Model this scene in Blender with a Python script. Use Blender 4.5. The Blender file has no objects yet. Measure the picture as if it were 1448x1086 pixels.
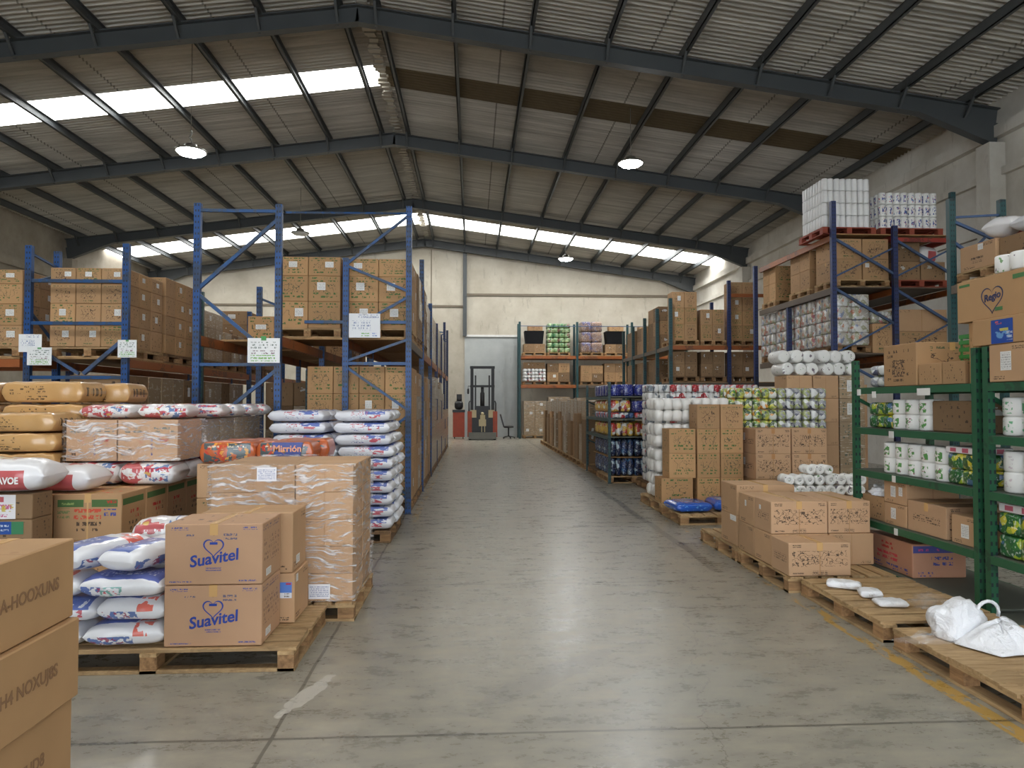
import bpy, bmesh, math, random
from mathutils import Vector, Matrix, noise
random.seed(7)
sc = bpy.context.scene
col = sc.collection
PI = math.pi
ORD = ['first', 'second', 'third', 'fourth', 'fifth', 'sixth', 'seventh', 'eighth', 'ninth', 'tenth', 'eleventh', 'twelfth', 'thirteenth', 'fourteenth']

# ------------------------------------------------------------------ camera
FPX, EYE = 1004.0, 1.65
cam_d = bpy.data.cameras.new('camera')
cam_d.sensor_width = 36
cam_d.lens = FPX * 36 / 1448
cam_d.clip_end = 200
cam = bpy.data.objects.new('camera', cam_d)
col.objects.link(cam)
YAW = math.atan(56 / FPX)
PITCH = math.atan(27 / math.hypot(FPX, 56))
cam.location = (0, 0, EYE)
cam.rotation_euler = (PI / 2 + PITCH, 0, -YAW)
sc.camera = cam

# ------------------------------------------------------------------ basic object helpers
def link(o, parent=None):
    col.objects.link(o)
    if parent is not None:
        o.parent = parent
    return o

def tag(o, label=None, cat=None, group=None, kind=None):
    if label: o['label'] = label
    if cat: o['category'] = cat
    if group: o['group'] = group
    if kind: o['kind'] = kind
    return o

def empty(name, label, cat, loc=(0, 0, 0), rz=0, group=None):
    o = bpy.data.objects.new(name, None)
    o.empty_display_size = .1
    o.location = loc
    o.rotation_euler = (0, 0, rz)
    link(o)
    return tag(o, label, cat, group)

def dup(root, loc, rz=0, label=None, group=None):
    c = root.copy(); link(c); c.location = loc; c.rotation_euler = (0, 0, rz)
    if label: c['label'] = label
    if group: c['group'] = group
    for ch in list(root.children):
        d = ch.copy(); link(d, c)
        for g in list(ch.children):
            e = g.copy(); link(e, d)
    return c

def mesh_obj(name, me, mat=None, parent=None, loc=(0, 0, 0), rz=0):
    o = bpy.data.objects.new(name, me)
    if mat is not None and len(me.materials) == 0:
        me.materials.append(mat)
    o.location = loc
    o.rotation_euler = (0, 0, rz)
    return link(o, parent)

class MB:
    """collects simple solids and links them as one mesh object"""
    def __init__(s): s.v = []; s.f = []; s.sm = []
    def add(s, vs, fs, smooth=False):
        n = len(s.v); s.v += [tuple(v) for v in vs]; s.f += [tuple(i + n for i in f) for f in fs]; s.sm += [smooth] * len(fs); return s
    def box(s, x0, x1, y0, y1, z0, z1):
        return s.add([(x0, y0, z0), (x1, y0, z0), (x1, y1, z0), (x0, y1, z0), (x0, y0, z1), (x1, y0, z1), (x1, y1, z1), (x0, y1, z1)],
                     [(0, 3, 2, 1), (4, 5, 6, 7), (0, 1, 5, 4), (1, 2, 6, 5), (2, 3, 7, 6), (3, 0, 4, 7)])
    def bar(s, a, b, w, h=None, up=(0, 0, 1)):
        a, b = Vector(a), Vector(b); h = h or w
        d = (b - a).normalized(); u = Vector(up)
        if abs(d.dot(u)) > .95: u = Vector((0, 1, 0))
        r = d.cross(u).normalized(); u = r.cross(d).normalized()
        vs = []
        for p in (a, b):
            for i, j in ((-1, -1), (1, -1), (1, 1), (-1, 1)):
                vs.append(p + r * (i * w / 2) + u * (j * h / 2))
        return s.add(vs, [(3, 2, 1, 0), (4, 5, 6, 7), (0, 1, 5, 4), (1, 2, 6, 5), (2, 3, 7, 6), (3, 0, 4, 7)])
    def tube(s, pts, r, n=8):
        vs, fs = [], []
        for i, p in enumerate(pts):
            p = Vector(p); q = Vector(pts[min(i + 1, len(pts) - 1)]) - Vector(pts[max(i - 1, 0)])
            q.normalize(); u = Vector((0, 0, 1)) if abs(q.z) < .9 else Vector((0, 1, 0))
            a = q.cross(u).normalized(); b = q.cross(a).normalized()
            for k in range(n):
                t = 2 * PI * k / n
                vs.append(p + a * (r * math.cos(t)) + b * (r * math.sin(t)))
        for i in range(len(pts) - 1):
            for k in range(n):
                fs.append((i * n + k, i * n + (k + 1) % n, (i + 1) * n + (k + 1) % n, (i + 1) * n + k))
        fs.append(tuple(range(n - 1, -1, -1))); fs.append(tuple((len(pts) - 1) * n + k for k in range(n)))
        return s.add(vs, fs, True)
    def lathe(s, prof, n=20, c=(0, 0, 0), axis='z'):
        vs, fs = [], []
        for (r, z) in prof:
            for k in range(n):
                t = 2 * PI * k / n
                x, y = r * math.cos(t), r * math.sin(t)
                vs.append((c[0] + x, c[1] + y, c[2] + z) if axis == 'z' else ((c[0] + x, c[1] + z, c[2] + y) if axis == 'y' else (c[0] + z, c[1] + x, c[2] + y)))
        for i in range(len(prof) - 1):
            for k in range(n):
                q = (i * n + k, i * n + (k + 1) % n, (i + 1) * n + (k + 1) % n, (i + 1) * n + k)
                fs.append(q if axis != 'y' else q[::-1])
        if prof[0][0] > 1e-5: fs.append(tuple(range(n - 1, -1, -1)))
        if prof[-1][0] > 1e-5: fs.append(tuple((len(prof) - 1) * n + k for k in range(n)))
        return s.add(vs, fs, True)
    def mesh(s, name):
        me = bpy.data.meshes.new(name); me.from_pydata(s.v, [], s.f)
        me.polygons.foreach_set('use_smooth', s.sm); me.update(); return me
    def build(s, name, mat, parent=None, loc=(0, 0, 0), rz=0):
        return mesh_obj(name, s.mesh(name), mat, parent, loc, rz)

def struct(o): o['kind'] = 'structure'; return o

# ------------------------------------------------------------------ materials
class NT:
    def __init__(s, name):
        s.m = bpy.data.materials.new(name); s.m.use_nodes = True
        s.t = s.m.node_tree; s.n = s.t.nodes; s.b = s.n['Principled BSDF']; s.out = s.n['Material Output']
    def new(s, t, **k):
        x = s.n.new(t)
        for a, v in k.items(): setattr(x, a, v)
        return x
    def set(s, sock, v):
        if hasattr(v, 'links') or isinstance(v, bpy.types.NodeSocket): s.t.links.new(v, sock)
        else: sock.default_value = v
    def math(s, op, a, b=None, c=None):
        x = s.new('ShaderNodeMath', operation=op)
        for i, v in enumerate((a, b, c)):
            if v is not None: s.set(x.inputs[i], v)
        return x.outputs[0]
    def mix(s, fac, a, b, blend='MIX'):
        x = s.new('ShaderNodeMix', data_type='RGBA', blend_type=blend)
        s.set(x.inputs[0], fac)
        s.set(x.inputs[6], a if not isinstance(a, tuple) else (*a[:3], 1)); s.set(x.inputs[7], b if not isinstance(b, tuple) else (*b[:3], 1))
        return x.outputs[2]
    def coord(s, k):
        if not hasattr(s, '_tc'): s._tc = s.new('ShaderNodeTexCoord')
        return s._tc.outputs[k]
    def rnd(s):
        if not hasattr(s, '_oi'): s._oi = s.new('ShaderNodeObjectInfo')
        return s._oi.outputs['Random']
    def noise(s, vec, scale=5, detail=2, rough=.5, w=None):
        x = s.new('ShaderNodeTexNoise'); 
        if w is not None: x.noise_dimensions = '4D'; s.set(x.inputs['W'], w)
        s.set(x.inputs['Vector'], vec); x.inputs['Scale'].default_value = scale; x.inputs['Detail'].default_value = detail; x.inputs['Roughness'].default_value = rough
        return x.outputs[0]
    def sep(s, v):
        x = s.new('ShaderNodeSeparateXYZ'); s.set(x.inputs[0], v); return x.outputs
    def comb(s, a, b, c=0.0):
        x = s.new('ShaderNodeCombineXYZ')
        for i, v in enumerate((a, b, c)): s.set(x.inputs[i], v)
        return x.outputs[0]
    def ramp(s, fac, stops):
        x = s.new('ShaderNodeValToRGB'); s.set(x.inputs[0], fac); r = x.color_ramp
        while len(r.elements) < len(stops): r.elements.new(.5)
        for e, (p, c) in zip(r.elements, stops): e.position = p; e.color = (*c, 1) if len(c) == 3 else c
        return x.outputs[0]
    def scalev(s, v, sc3):
        x = s.new('ShaderNodeVectorMath', operation='MULTIPLY'); s.set(x.inputs[0], v); x.inputs[1].default_value = sc3; return x.outputs[0]
    def bump(s, h, strength=.3, dist=.01):
        x = s.new('ShaderNodeBump'); s.set(x.inputs['Height'], h); x.inputs['Strength'].default_value = strength; x.inputs['Distance'].default_value = dist
        s.t.links.new(x.outputs[0], s.b.inputs['Normal'])

def lin(r, g, b):
    f = lambda c: (c / 255 / 12.92) if c <= 10 else ((c / 255 + .055) / 1.055) ** 2.4
    return (f(r), f(g), f(b))

def simple(name, c, rough=.6, metal=0., var=0., nscale=6, namt=.12, emit=0, bump=0, spec=.5):
    n = NT(name); b = n.b
    cc = (*c, 1)
    v = n.noise(n.coord('Object'), nscale, 3)
    f = n.math('MULTIPLY_ADD', v, namt * 2, 1 - namt)
    if var: f = n.math('MULTIPLY', f, n.math('MULTIPLY_ADD', n.rnd(), var * 2, 1 - var))
    n.set(b.inputs['Base Color'], n.mix(1.0, c, n.comb(f, f, f), 'MULTIPLY'))
    b.inputs['Roughness'].default_value = rough; b.inputs['Metallic'].default_value = metal; b.inputs['Specular IOR Level'].default_value = spec
    if emit:
        b.inputs['Emission Color'].default_value = cc; b.inputs['Emission Strength'].default_value = emit
    if bump: n.bump(n.noise(n.coord('Object'), nscale * 4, 3), bump, .01)
    return n.m

def printed(name, base, rough=.7, rects=(), coord='UV', var=.12, namt=.1, nscale=4, bump=0, coat=0, spec=.4):
    """rects: (bounds {axis:(lo,hi)}, colour, kind, sx, rows, thr) painted in order"""
    n = NT(name); b = n.b; vec = n.coord(coord); xyz = n.sep(vec)
    nz = n.noise(n.coord('Object'), nscale, 3)
    f = n.math('MULTIPLY_ADD', nz, namt * 2, 1 - namt)
    f = n.math('MULTIPLY', f, n.math('MULTIPLY_ADD', n.rnd(), var * 2, 1 - var))
    c = n.mix(1.0, base, n.comb(f, f, f), 'MULTIPLY')
    seed = n.math('MULTIPLY', n.rnd(), 37.0)
    for r in rects:
        bounds, cl, kind = r[0], r[1], r[2]
        sx, rows, thr = (list(r[3:]) + [14, 4, .5][len(r) - 3:])[:3]
        m = None
        for ax, (lo, hi) in bounds.items():
            q = n.math('COMPARE', xyz[ax], (lo + hi) / 2, (hi - lo) / 2)
            m = q if m is None else n.math('MULTIPLY', m, q)
        if kind != 'solid':
            au, av = list(bounds.keys())[:2] if len(bounds) > 1 else (0, 1)
            if kind == 'text':
                vv = n.math('MULTIPLY', xyz[av], float(rows))
                fr = n.math('COMPARE', n.math('FRACT', vv), .5, .3)
                t = n.noise(n.comb(n.math('MULTIPLY', xyz[au], float(sx)), n.math('FLOOR', vv), seed), 1.0, 1.5)
                t2 = n.noise(n.comb(n.math('MULTIPLY', xyz[au], float(sx) * 2.2), n.math('MULTIPLY', vv, 2.5), seed), 1.0, 1)
                k = n.math('MULTIPLY', n.math('GREATER_THAN', t, thr), n.math('GREATER_THAN', t2, .44))
                k = n.math('MULTIPLY', k, fr)
            elif kind == 'doodle':
                t = n.noise(n.comb(n.math('MULTIPLY', xyz[au], float(sx)), n.math('MULTIPLY', xyz[av], float(rows)), seed), 1.0, 1.5)
                k = n.math('COMPARE', t, .5, thr)
            else:  # blotch
                t = n.noise(n.comb(n.math('MULTIPLY', xyz[au], float(sx)), n.math('MULTIPLY', xyz[av], float(rows)), seed), 1.0, 2)
                k = n.math('GREATER_THAN', t, thr)
            m = n.math('MULTIPLY', m, k)
        c = n.mix(n.math('MULTIPLY', m, .88), c, cl)
    n.set(b.inputs['Base Color'], c)
    b.inputs['Roughness'].default_value = rough; b.inputs['Specular IOR Level'].default_value = spec
    if coat: b.inputs['Coat Weight'].default_value = coat; b.inputs['Coat Roughness'].default_value = .12
    if bump: n.bump(n.noise(n.coord('Object'), 14, 3), bump, .02)
    return n.m

CARD = lin(186, 150, 114); CARD2 = lin(168, 130, 92)
INK = lin(60, 48, 40); BLUE = lin(38, 70, 150); GREEN = lin(40, 100, 50); RED = lin(190, 45, 40); WHITE = (.82, .82, .82)
K = {}
K['plain'] = printed('carton_plain', CARD, .75, [({0: (.06, .3), 1: (.86, .95)}, INK, 'text', 40, 24, .5), ({0: (.7, .94), 1: (.05, .12)}, INK, 'text', 40, 24, .5), ({0: (1.1, 1.42), 1: (.06, .16)}, INK, 'text', 30, 18, .45), ({0: (1.62, 1.92), 1: (.82, .93)}, INK, 'text', 30, 18, .45), ({0: (.492, .508), 1: (0, 1)}, CARD2, 'solid'), ({0: (2.0, 3.0), 1: (.49, .51)}, CARD2, 'solid')])
K['bare'] = printed('carton_bare', lin(178, 141, 100), .7, [({0: (.0, .18), 1: (0, 1)}, CARD2, 'blotch', 3, 5, .56), ({0: (2., 3.), 1: (.0, 1.)}, CARD2, 'blotch', 3, 4, .62), ({0: (2.0, 3.0), 1: (.49, .51)}, CARD2, 'solid')], var=.03)
K['soft'] = printed('carton_softener', lin(188, 150, 118), .7, [({0: (.06, .24), 1: (.9, .95)}, BLUE, 'text', 44, 24, .45), ({0: (.8, .95), 1: (.9, .95)}, BLUE, 'text', 44, 24, .45), ({0: (.76, .94), 1: (.045, .085)}, BLUE, 'text', 44, 24, .4), ({0: (.05, .28), 1: (.03, .06)}, BLUE, 'text', 44, 30, .4), ({0: (.2, .32), 1: (.77, .83)}, lin(90, 90, 120), 'text', 34, 14, .45), ({0: (.6, .74), 1: (.74, .84)}, lin(90, 90, 120), 'text', 30, 14, .42),
    ({0: (1.1, 1.9), 1: (.3, .75)}, lin(120, 90, 80), 'text', 18, 12, .52), ({0: (1.06, 1.9), 1: (.86, .94)}, lin(90, 80, 110), 'text', 26, 20, .5), ({0: (.492, .508), 1: (.8, 1)}, CARD2, 'solid'), ({0: (2.0, 3.0), 1: (.1, .8)}, lin(120, 100, 90), 'text', 9, 6, .64)], var=.05)
K['green'] = printed('carton_green_band', lin(182, 144, 104), .75, [({0: (.06, .44), 1: (.72, .88)}, GREEN, 'solid'), ({0: (.56, .94), 1: (.72, .88)}, GREEN, 'solid'), ({0: (.12, .3), 1: (.76, .84)}, lin(150, 170, 100), 'text', 30, 12, .4), ({0: (.78, .92), 1: (.75, .86)}, RED, 'text', 26, 9, .42), ({0: (.06, .24), 1: (.48, .7)}, lin(110, 130, 80), 'text', 26, 9, .42), ({0: (.3, .7), 1: (.4, .68)}, lin(205, 70, 50), 'text', 16, 7, .42), ({0: (.34, .7), 1: (.2, .42)}, INK, 'text', 14, 7, .45), ({0: (.74, .92), 1: (.5, .68)}, BLUE, 'text', 20, 8, .38), ({0: (.7, .8), 1: (.04, .09)}, INK, 'text', 34, 20, .4),
    ({0: (1.05, 1.9), 1: (.74, .88)}, GREEN, 'solid'), ({0: (1.3, 1.8), 1: (.1, .6)}, INK, 'text', 14, 8, .52), ({0: (1.3, 1.7), 1: (.4, .62)}, RED, 'text', 14, 8, .52), ({0: (2.1, 2.9), 1: (.1, .9)}, lin(205, 80, 60), 'text', 8, 6, .6), ({0: (.488, .512), 1: (0, 1)}, lin(205, 165, 110), 'solid')])
K['greenprint'] = printed('carton_green_print', lin(178, 140, 98), .75, [({0: (.08, .92), 1: (.78, .95)}, GREEN, 'text', 9, 7, .5), ({0: (.15, .9), 1: (.1, .36)}, GREEN, 'text', 8, 8, .5), ({0: (.15, .85), 1: (.36, .72)}, lin(70, 80, 60), 'doodle', 7, 5, .018), ({0: (1.08, 1.95), 1: (.1, .9)}, lin(80, 95, 60), 'text', 9, 9, .6), ({0: (.494, .506), 1: (.8, 1)}, CARD2, 'solid')], var=.14)
K['scribble'] = printed('carton_black_print', lin(190, 154, 120), .75, [({0: (.05, .95), 1: (.28, .76)}, INK, 'doodle', 13, 8, .022), ({0: (.08, .92), 1: (.34, .7)}, INK, 'text', 12, 7, .6), ({0: (.06, .2), 1: (.86, .95)}, INK, 'text', 40, 20, .4), ({0: (.06, .24), 1: (.04, .11)}, INK, 'text', 40, 18, .35), ({0: (.38, .62), 1: (.03, .15)}, INK, 'text', 36, 16, .42), ({0: (.84, .96), 1: (.84, .96)}, INK, 'text', 36, 20, .4), ({0: (1.15, 1.85), 1: (.35, .6)}, INK, 'text', 18, 14, .5), ({0: (.49, .51), 1: (0, 1)}, CARD2, 'solid'), ({0: (.45, .55), 1: (.8, 1)}, lin(180, 130, 80), 'solid')], var=.05)
K['mixed'] = printed('carton_mixed_print', lin(172, 136, 98), .75, [({0: (.2, .8), 1: (.25, .75)}, INK, 'doodle', 8, 6, .02), ({0: (.1, .9), 1: (.8, .93)}, lin(70, 90, 60), 'text', 16, 12, .5), ({0: (.3, .7), 1: (.06, .22)}, lin(60, 90, 50), 'text', 12, 10, .48), ({0: (1.1, 1.9), 1: (.1, .9)}, INK, 'text', 12, 9, .6), ({0: (.49, .51), 1: (.75, 1)}, CARD2, 'solid')], var=.1)
K['pinkblue'] = printed('carton_pink_blue', lin(190, 140, 112), .7, [({0: (.0, 1.0), 1: (.74, .95)}, BLUE, 'solid'), ({0: (.1, .5), 1: (.76, .9)}, lin(200, 80, 130), 'text', 20, 9, .5), ({0: (.35, .75), 1: (.3, .65)}, BLUE, 'text', 14, 6, .46), ({0: (.1, .4), 1: (.05, .2)}, BLUE, 'text', 18, 10, .45), ({0: (1.25, 1.7), 1: (.3, .6)}, lin(205, 50, 70), 'text', 14, 7, .4), ({0: (1.35, 1.6), 1: (.62, .85)}, RED, 'text', 16, 8, .4), ({0: (1.1, 1.9), 1: (.05, .2)}, BLUE, 'text', 14, 9, .5)], var=.04)
K['shaded'] = printed('carton_shaded', lin(140, 112, 82), .8, [({0: (.1, .9), 1: (.1, .9)}, INK, 'text', 10, 7, .6), ({0: (1.1, 1.9), 1: (.1, .9)}, INK, 'text', 9, 7, .6), ({0: (.2, .45), 1: (.55, .8)}, (.6, .6, .58), 'blotch', 5, 5, .58)], var=.22)  # darker brown: shade between far rack loads is put into the card colour
K['wrapped'] = printed('carton_under_film', lin(158, 136, 108), .35, [({0: (.1, .9), 1: (.1, .9)}, lin(70, 90, 80), 'text', 10, 8, .56), ({0: (.0, 1), 1: (0, 1)}, lin(205, 195, 180), 'blotch', 3, 22, .62), ({0: (1, 2), 1: (0, 1)}, lin(190, 180, 165), 'blotch', 4, 12, .6)], var=.12, coat=.4)
K['film_front'] = printed('carton_colour_marks_under_film', lin(190, 152, 116), .4, [({0: (.08, .4), 1: (.66, .8)}, lin(80, 110, 110), 'text', 12, 12, .46), ({0: (.6, .95), 1: (.7, .84)}, lin(90, 110, 110), 'text', 12, 12, .46), ({0: (.55, .58), 1: (.08, .6)}, BLUE, 'text', 60, 9, .3), ({0: (.68, .85), 1: (.4, .6)}, lin(170, 60, 70), 'text', 22, 9, .42), ({0: (.3, .5), 1: (.4, .6)}, lin(190, 120, 100), 'text', 12, 12, .5), ({0: (.05, .25), 1: (.1, .3)}, INK, 'text', 18, 9, .52)], var=.04, coat=.3)

def text_label(name, base, ink, rows, accents=()):
    return printed(name, base, .6, [({0: (.06, .94), 1: (.08, .92)}, ink, 'text', 20, rows, .47)] + list(accents), var=.03, namt=.03)
M = {}
M['label'] = text_label('label_paper', (.78, .78, .76), (.25, .25, .25), 8)
M['sign_green'] = printed('sign_paper_green_writing', (.8, .82, .82), .5, [({0: (.1, .9), 1: (.55, .85)}, lin(90, 110, 100), 'text', 14, 9, .5), ({0: (.1, .85), 1: (.3, .5)}, lin(100, 60, 70), 'text', 13, 9, .48), ({0: (.1, .9), 1: (.06, .32)}, lin(110, 175, 70), 'text', 12, 8, .42), ({0: (.42, .58), 1: (.9, 1)}, lin(60, 150, 70), 'solid')], var=.02, namt=.03)
M['sign_blue'] = printed('sign_paper_blue_writing', (.8, .82, .84), .5, [({0: (.3, .95), 1: (.8, .95)}, lin(120, 130, 170), 'text', 16, 10, .46), ({0: (.1, .7), 1: (.3, .7)}, lin(100, 120, 165), 'text', 16, 9, .52), ({0: (.4, .65), 1: (.06, .2)}, lin(110, 180, 80), 'text', 12, 8, .36), ({0: (.75, .9), 1: (.06, .2)}, lin(80, 120, 190), 'text', 12, 8, .36)], var=.02, namt=.03)
M['tape'] = simple('packing_tape', lin(206, 165, 110), .25, namt=.05)
M['wood'] = None
def wood_mat(name, c1, c2, rot=False):
    n = NT(name)
    v = n.scalev(n.coord('Object'), (3, 22, 22) if not rot else (22, 3, 22))
    f = n.noise(v, 1.6, 5, .65, n.math('MULTIPLY', n.rnd(), 20.))
    big = n.noise(n.coord('Object'), 5, 3, .6, n.math('MULTIPLY', n.rnd(), 9.))
    c = n.ramp(f, [(.3, c2), (.62, c1)])
    c = n.mix(n.math('MULTIPLY', n.math('GREATER_THAN', big, .58), .25), c, tuple(x * .5 for x in c2))
    g = n.math('MULTIPLY_ADD', n.rnd(), .3, .85)
    n.set(n.b.inputs['Base Color'], n.mix(1., c, n.comb(g, g, g), 'MULTIPLY'))
    n.b.inputs['Roughness'].default_value = .75; n.b.inputs['Specular IOR Level'].default_value = .3
    n.bump(f, .25, .004)
    return n.m
M['wood'] = wood_mat('pallet_wood', lin(190, 160, 118), lin(148, 118, 82))
M['wood_rot'] = wood_mat('pallet_wood_cross', lin(190, 160, 118), lin(148, 118, 82), True)
M['wood_dark'] = wood_mat('pallet_wood_grey', lin(140, 110, 80), lin(100, 78, 55))
M['wood_red'] = simple('pallet_red_paint', lin(150, 70, 50), .7, namt=.25)
M['block'] = wood_mat('pallet_block_wood', lin(170, 132, 92), lin(110, 82, 56), True)
M['ply'] = wood_mat('plywood_deck', lin(176, 140, 98), lin(140, 108, 72))

def painted(name, c, dark, slots=False, wear=.58):
    n = NT(name); o = n.coord('Object')
    w = n.noise(o, 2.6, 4, .6, n.math('MULTIPLY', n.rnd(), 11.))
    w2 = n.noise(o, 18, 3, .6)
    f = n.math('MULTIPLY', n.math('GREATER_THAN', w, wear), n.math('GREATER_THAN', w2, .42))
    cc = n.mix(n.math('MULTIPLY', f, .7), c, dark)
    if slots:
        x, y, z = n.sep(o)
        s = n.math('MULTIPLY', n.math('LESS_THAN', n.math('FRACT', n.math('MULTIPLY', z, 13.3)), .38), n.math('COMPARE', n.math('ABSOLUTE', x), .018, .008))
        cc = n.mix(s, cc, (.01, .012, .02))
    n.set(n.b.inputs['Base Color'], cc)
    n.b.inputs['Roughness'].default_value = .45
    return n.m
M['blue'] = painted('blue_rack_paint', lin(22, 70, 128), lin(44, 56, 70), True, .5)
M['navy'] = painted('navy_rack_paint', lin(38, 52, 98), lin(40, 44, 60), True)
M['teal'] = painted('dark_green_rack_paint', lin(34, 72, 74), lin(40, 44, 46), True)
M['brace'] = painted('blue_brace_paint', lin(30, 74, 124), lin(58, 68, 80), False, .5)
M['navybrace'] = painted('grey_blue_brace_paint', lin(62, 84, 120), lin(60, 66, 74))
M['orange'] = painted('orange_beam_paint', lin(150, 84, 40), lin(92, 60, 40), False, .55)
M['redbeam'] = painted('red_beam_paint', lin(150, 52, 40), lin(84, 44, 36), False, .55)
M['steelbeam'] = simple('grey_steel_beam', lin(96, 84, 72), .6)
M['green'] = painted('green_shelf_paint', lin(34, 88, 60), lin(28, 60, 46), True, .6)
M['greenplain'] = painted('green_shelf_beam_paint', lin(36, 92, 62), lin(40, 66, 52), False, .6)
M['shelfdeck'] = simple('shelf_deck_metal', lin(96, 100, 90), .55)
M['black'] = simple('black_plastic', (.012, .012, .013), .4)
M['rubber'] = simple('black_rubber', (.02, .02, .02), .8)
M['dark'] = simple('dark_bin_plastic', (.006, .006, .007), .6, namt=.3, spec=.2)
M['truckorange'] = simple('truck_orange_paint', lin(160, 62, 28), .4, namt=.3)
M['cream'] = simple('worn_cream_paint', lin(190, 176, 140), .5)
M['greymetal'] = simple('grey_metal', lin(110, 108, 100), .45, .5)
M['mast'] = simple('dark_mast_steel', lin(44, 44, 44), .4, .4)

def film_mat(name, strength=.55, sx=(9, 3, 30)):
    n = NT(name); o = n.coord('Object')
    w = n.noise(o, 2.5, 3)
    v = n.scalev(o, sx)
    vv = n.new('ShaderNodeVectorMath', operation='ADD'); n.set(vv.inputs[0], v); n.set(vv.inputs[1], n.comb(0., 0., n.math('MULTIPLY', w, 9.)))
    f = n.noise(vv.outputs[0], 1.2, 4, .62)
    fac = n.math('MULTIPLY_ADD', n.math('POWER', n.math('MULTIPLY', n.math('MAXIMUM', n.math('SUBTRACT', f, .49), 0.), 5.5), 1.3), strength, .05)
    fac = n.math('MINIMUM', fac, .72)
    tr = n.new('ShaderNodeBsdfTransparent'); g = n.new('ShaderNodeBsdfPrincipled')
    g.inputs['Base Color'].default_value = (.9, .9, .92, 1); g.inputs['Roughness'].default_value = .14; g.inputs['Specular IOR Level'].default_value = .8
    bp = n.new('ShaderNodeBump'); n.set(bp.inputs['Height'], f); bp.inputs['Strength'].default_value = .9; bp.inputs['Distance'].default_value = .03
    n.t.links.new(bp.outputs[0], g.inputs['Normal'])
    mx = n.new('ShaderNodeMixShader'); n.set(mx.inputs[0], fac); n.t.links.new(tr.outputs[0], mx.inputs[1]); n.t.links.new(g.outputs[0], mx.inputs[2])
    n.t.links.new(mx.outputs[0], n.out.inputs['Surface'])
    return n.m
M['film'] = film_mat('stretch_film', 1.0, (5, 5, 34))
M['plastic_bag'] = film_mat('thin_white_plastic', .3, (5, 5, 5))

# sack skins (Generated coordinates: x along the sack, y across, z up)
S = {}
S['whiteblue'] = printed('sack_white_blue_print', (.74, .75, .80), .35, [({0: (.55, .9), 2: (.6, 1.01), 1: (0, 1)}, lin(60, 90, 175), 'blotch', 9, 6, .44), ({0: (.3, .6), 2: (.5, .95)}, lin(190, 70, 90), 'text', 16, 7, .5), ({0: (.62, .82), 2: (.28, .6)}, lin(195, 50, 70), 'blotch', 9, 5, .5), ({0: (.3, .55), 2: (.2, .4)}, lin(90, 100, 160), 'text', 22, 9, .52), ({0: (.1, .9), 1: (.15, .85), 2: (.75, 1.01)}, lin(120, 140, 190), 'blotch', 6, 6, .56)], 'Generated', var=.05, namt=.05, bump=.25, coat=.25)
S['detergent'] = printed('sack_white_blue_band', (.78, .79, .82), .3, [({0: (.06, .6), 1: (.25, 1), 2: (.5, 1.01)}, lin(40, 80, 170), 'solid'), ({0: (.06, .62), 2: (.12, .5)}, lin(60, 100, 170), 'blotch', 11, 5, .48), ({0: (.1, .5), 2: (.12, .5)}, lin(160, 60, 90), 'blotch', 14, 6, .56), ({0: (.62, .84), 1: (0, .7), 2: (.5, .95)}, lin(222, 80, 50), 'blotch', 8, 5, .47), ({0: (.15, .55), 1: (.4, .9), 2: (.5, 1.01)}, (.8, .82, .85), 'text', 18, 7, .52)], 'Generated', var=.03, namt=.04, bump=.2, coat=.25)
S['detergent2'] = printed('sack_blue_back', (.78, .79, .82), .3, [({0: (.03, .97), 1: (.1, 1), 2: (.55, 1.01)}, lin(38, 68, 165), 'solid'), ({0: (.2, .9), 1: (.2, .5), 2: (.55, 1.01)}, (.8, .82, .85), 'text', 20, 9, .5), ({0: (.04, .3), 2: (.1, .55)}, lin(50, 90, 170), 'blotch', 12, 5, .46), ({0: (.3, .55), 2: (.1, .55)}, lin(90, 160, 150), 'blotch', 14, 6, .5), ({0: (.2, .55), 2: (.1, .5)}, lin(200, 70, 90), 'blotch', 12, 6, .58)], 'Generated', var=.03, namt=.04, bump=.2, coat=.25)
S['redwhite'] = printed('sack_white_red_panel', (.76, .75, .76), .3, [({0: (.36, .82), 1: (0, .45), 2: (.08, .66)}, lin(186, 42, 44), 'solid'), ({0: (.3, .8), 1: (.3, .9), 2: (.5, 1.01)}, lin(190, 60, 60), 'blotch', 5, 5, .56), ({0: (.1, .6), 1: (.4, .9), 2: (.6, 1.01)}, lin(225, 215, 180), 'blotch', 3, 3, .5)], 'Generated', var=.03, namt=.05, bump=.2, coat=.3)
S['petfood'] = printed('sack_pet_food_mixed', (.72, .70, .70), .3, [({0: (.06, .45), 2: (0, 1.01)}, lin(180, 50, 56), 'blotch', 5, 3, .47), ({0: (.5, .9), 2: (0, 1.01)}, lin(70, 110, 165), 'blotch', 7, 4, .52), ({0: (.45, .95), 2: (0, 1.01)}, lin(190, 48, 60), 'blotch', 6, 4, .55), ({0: (.1, .9), 2: (.3, .75)}, (.8, .8, .8), 'text', 16, 4, .52), ({0: (.1, .9), 2: (0, 1.01)}, lin(200, 170, 90), 'blotch', 6, 5, .66)], 'Generated', var=.05, namt=.05, bump=.25, coat=.35)
S['orange'] = printed('sack_orange_teal', lin(190, 96, 50), .3, [({0: (.08, .92), 2: (.05, .9)}, lin(40, 90, 96), 'blotch', 6, 3, .47), ({0: (.1, .5), 2: (.1, .8)}, lin(200, 60, 40), 'blotch', 10, 5, .54), ({0: (.2, .9), 2: (.1, .9)}, lin(225, 160, 60), 'blotch', 9, 5, .62), ({0: (.15, .85), 2: (.62, .78)}, lin(230, 215, 190), 'text', 18, 6, .5)], 'Generated', var=.05, namt=.06, bump=.2, coat=.4)
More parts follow.
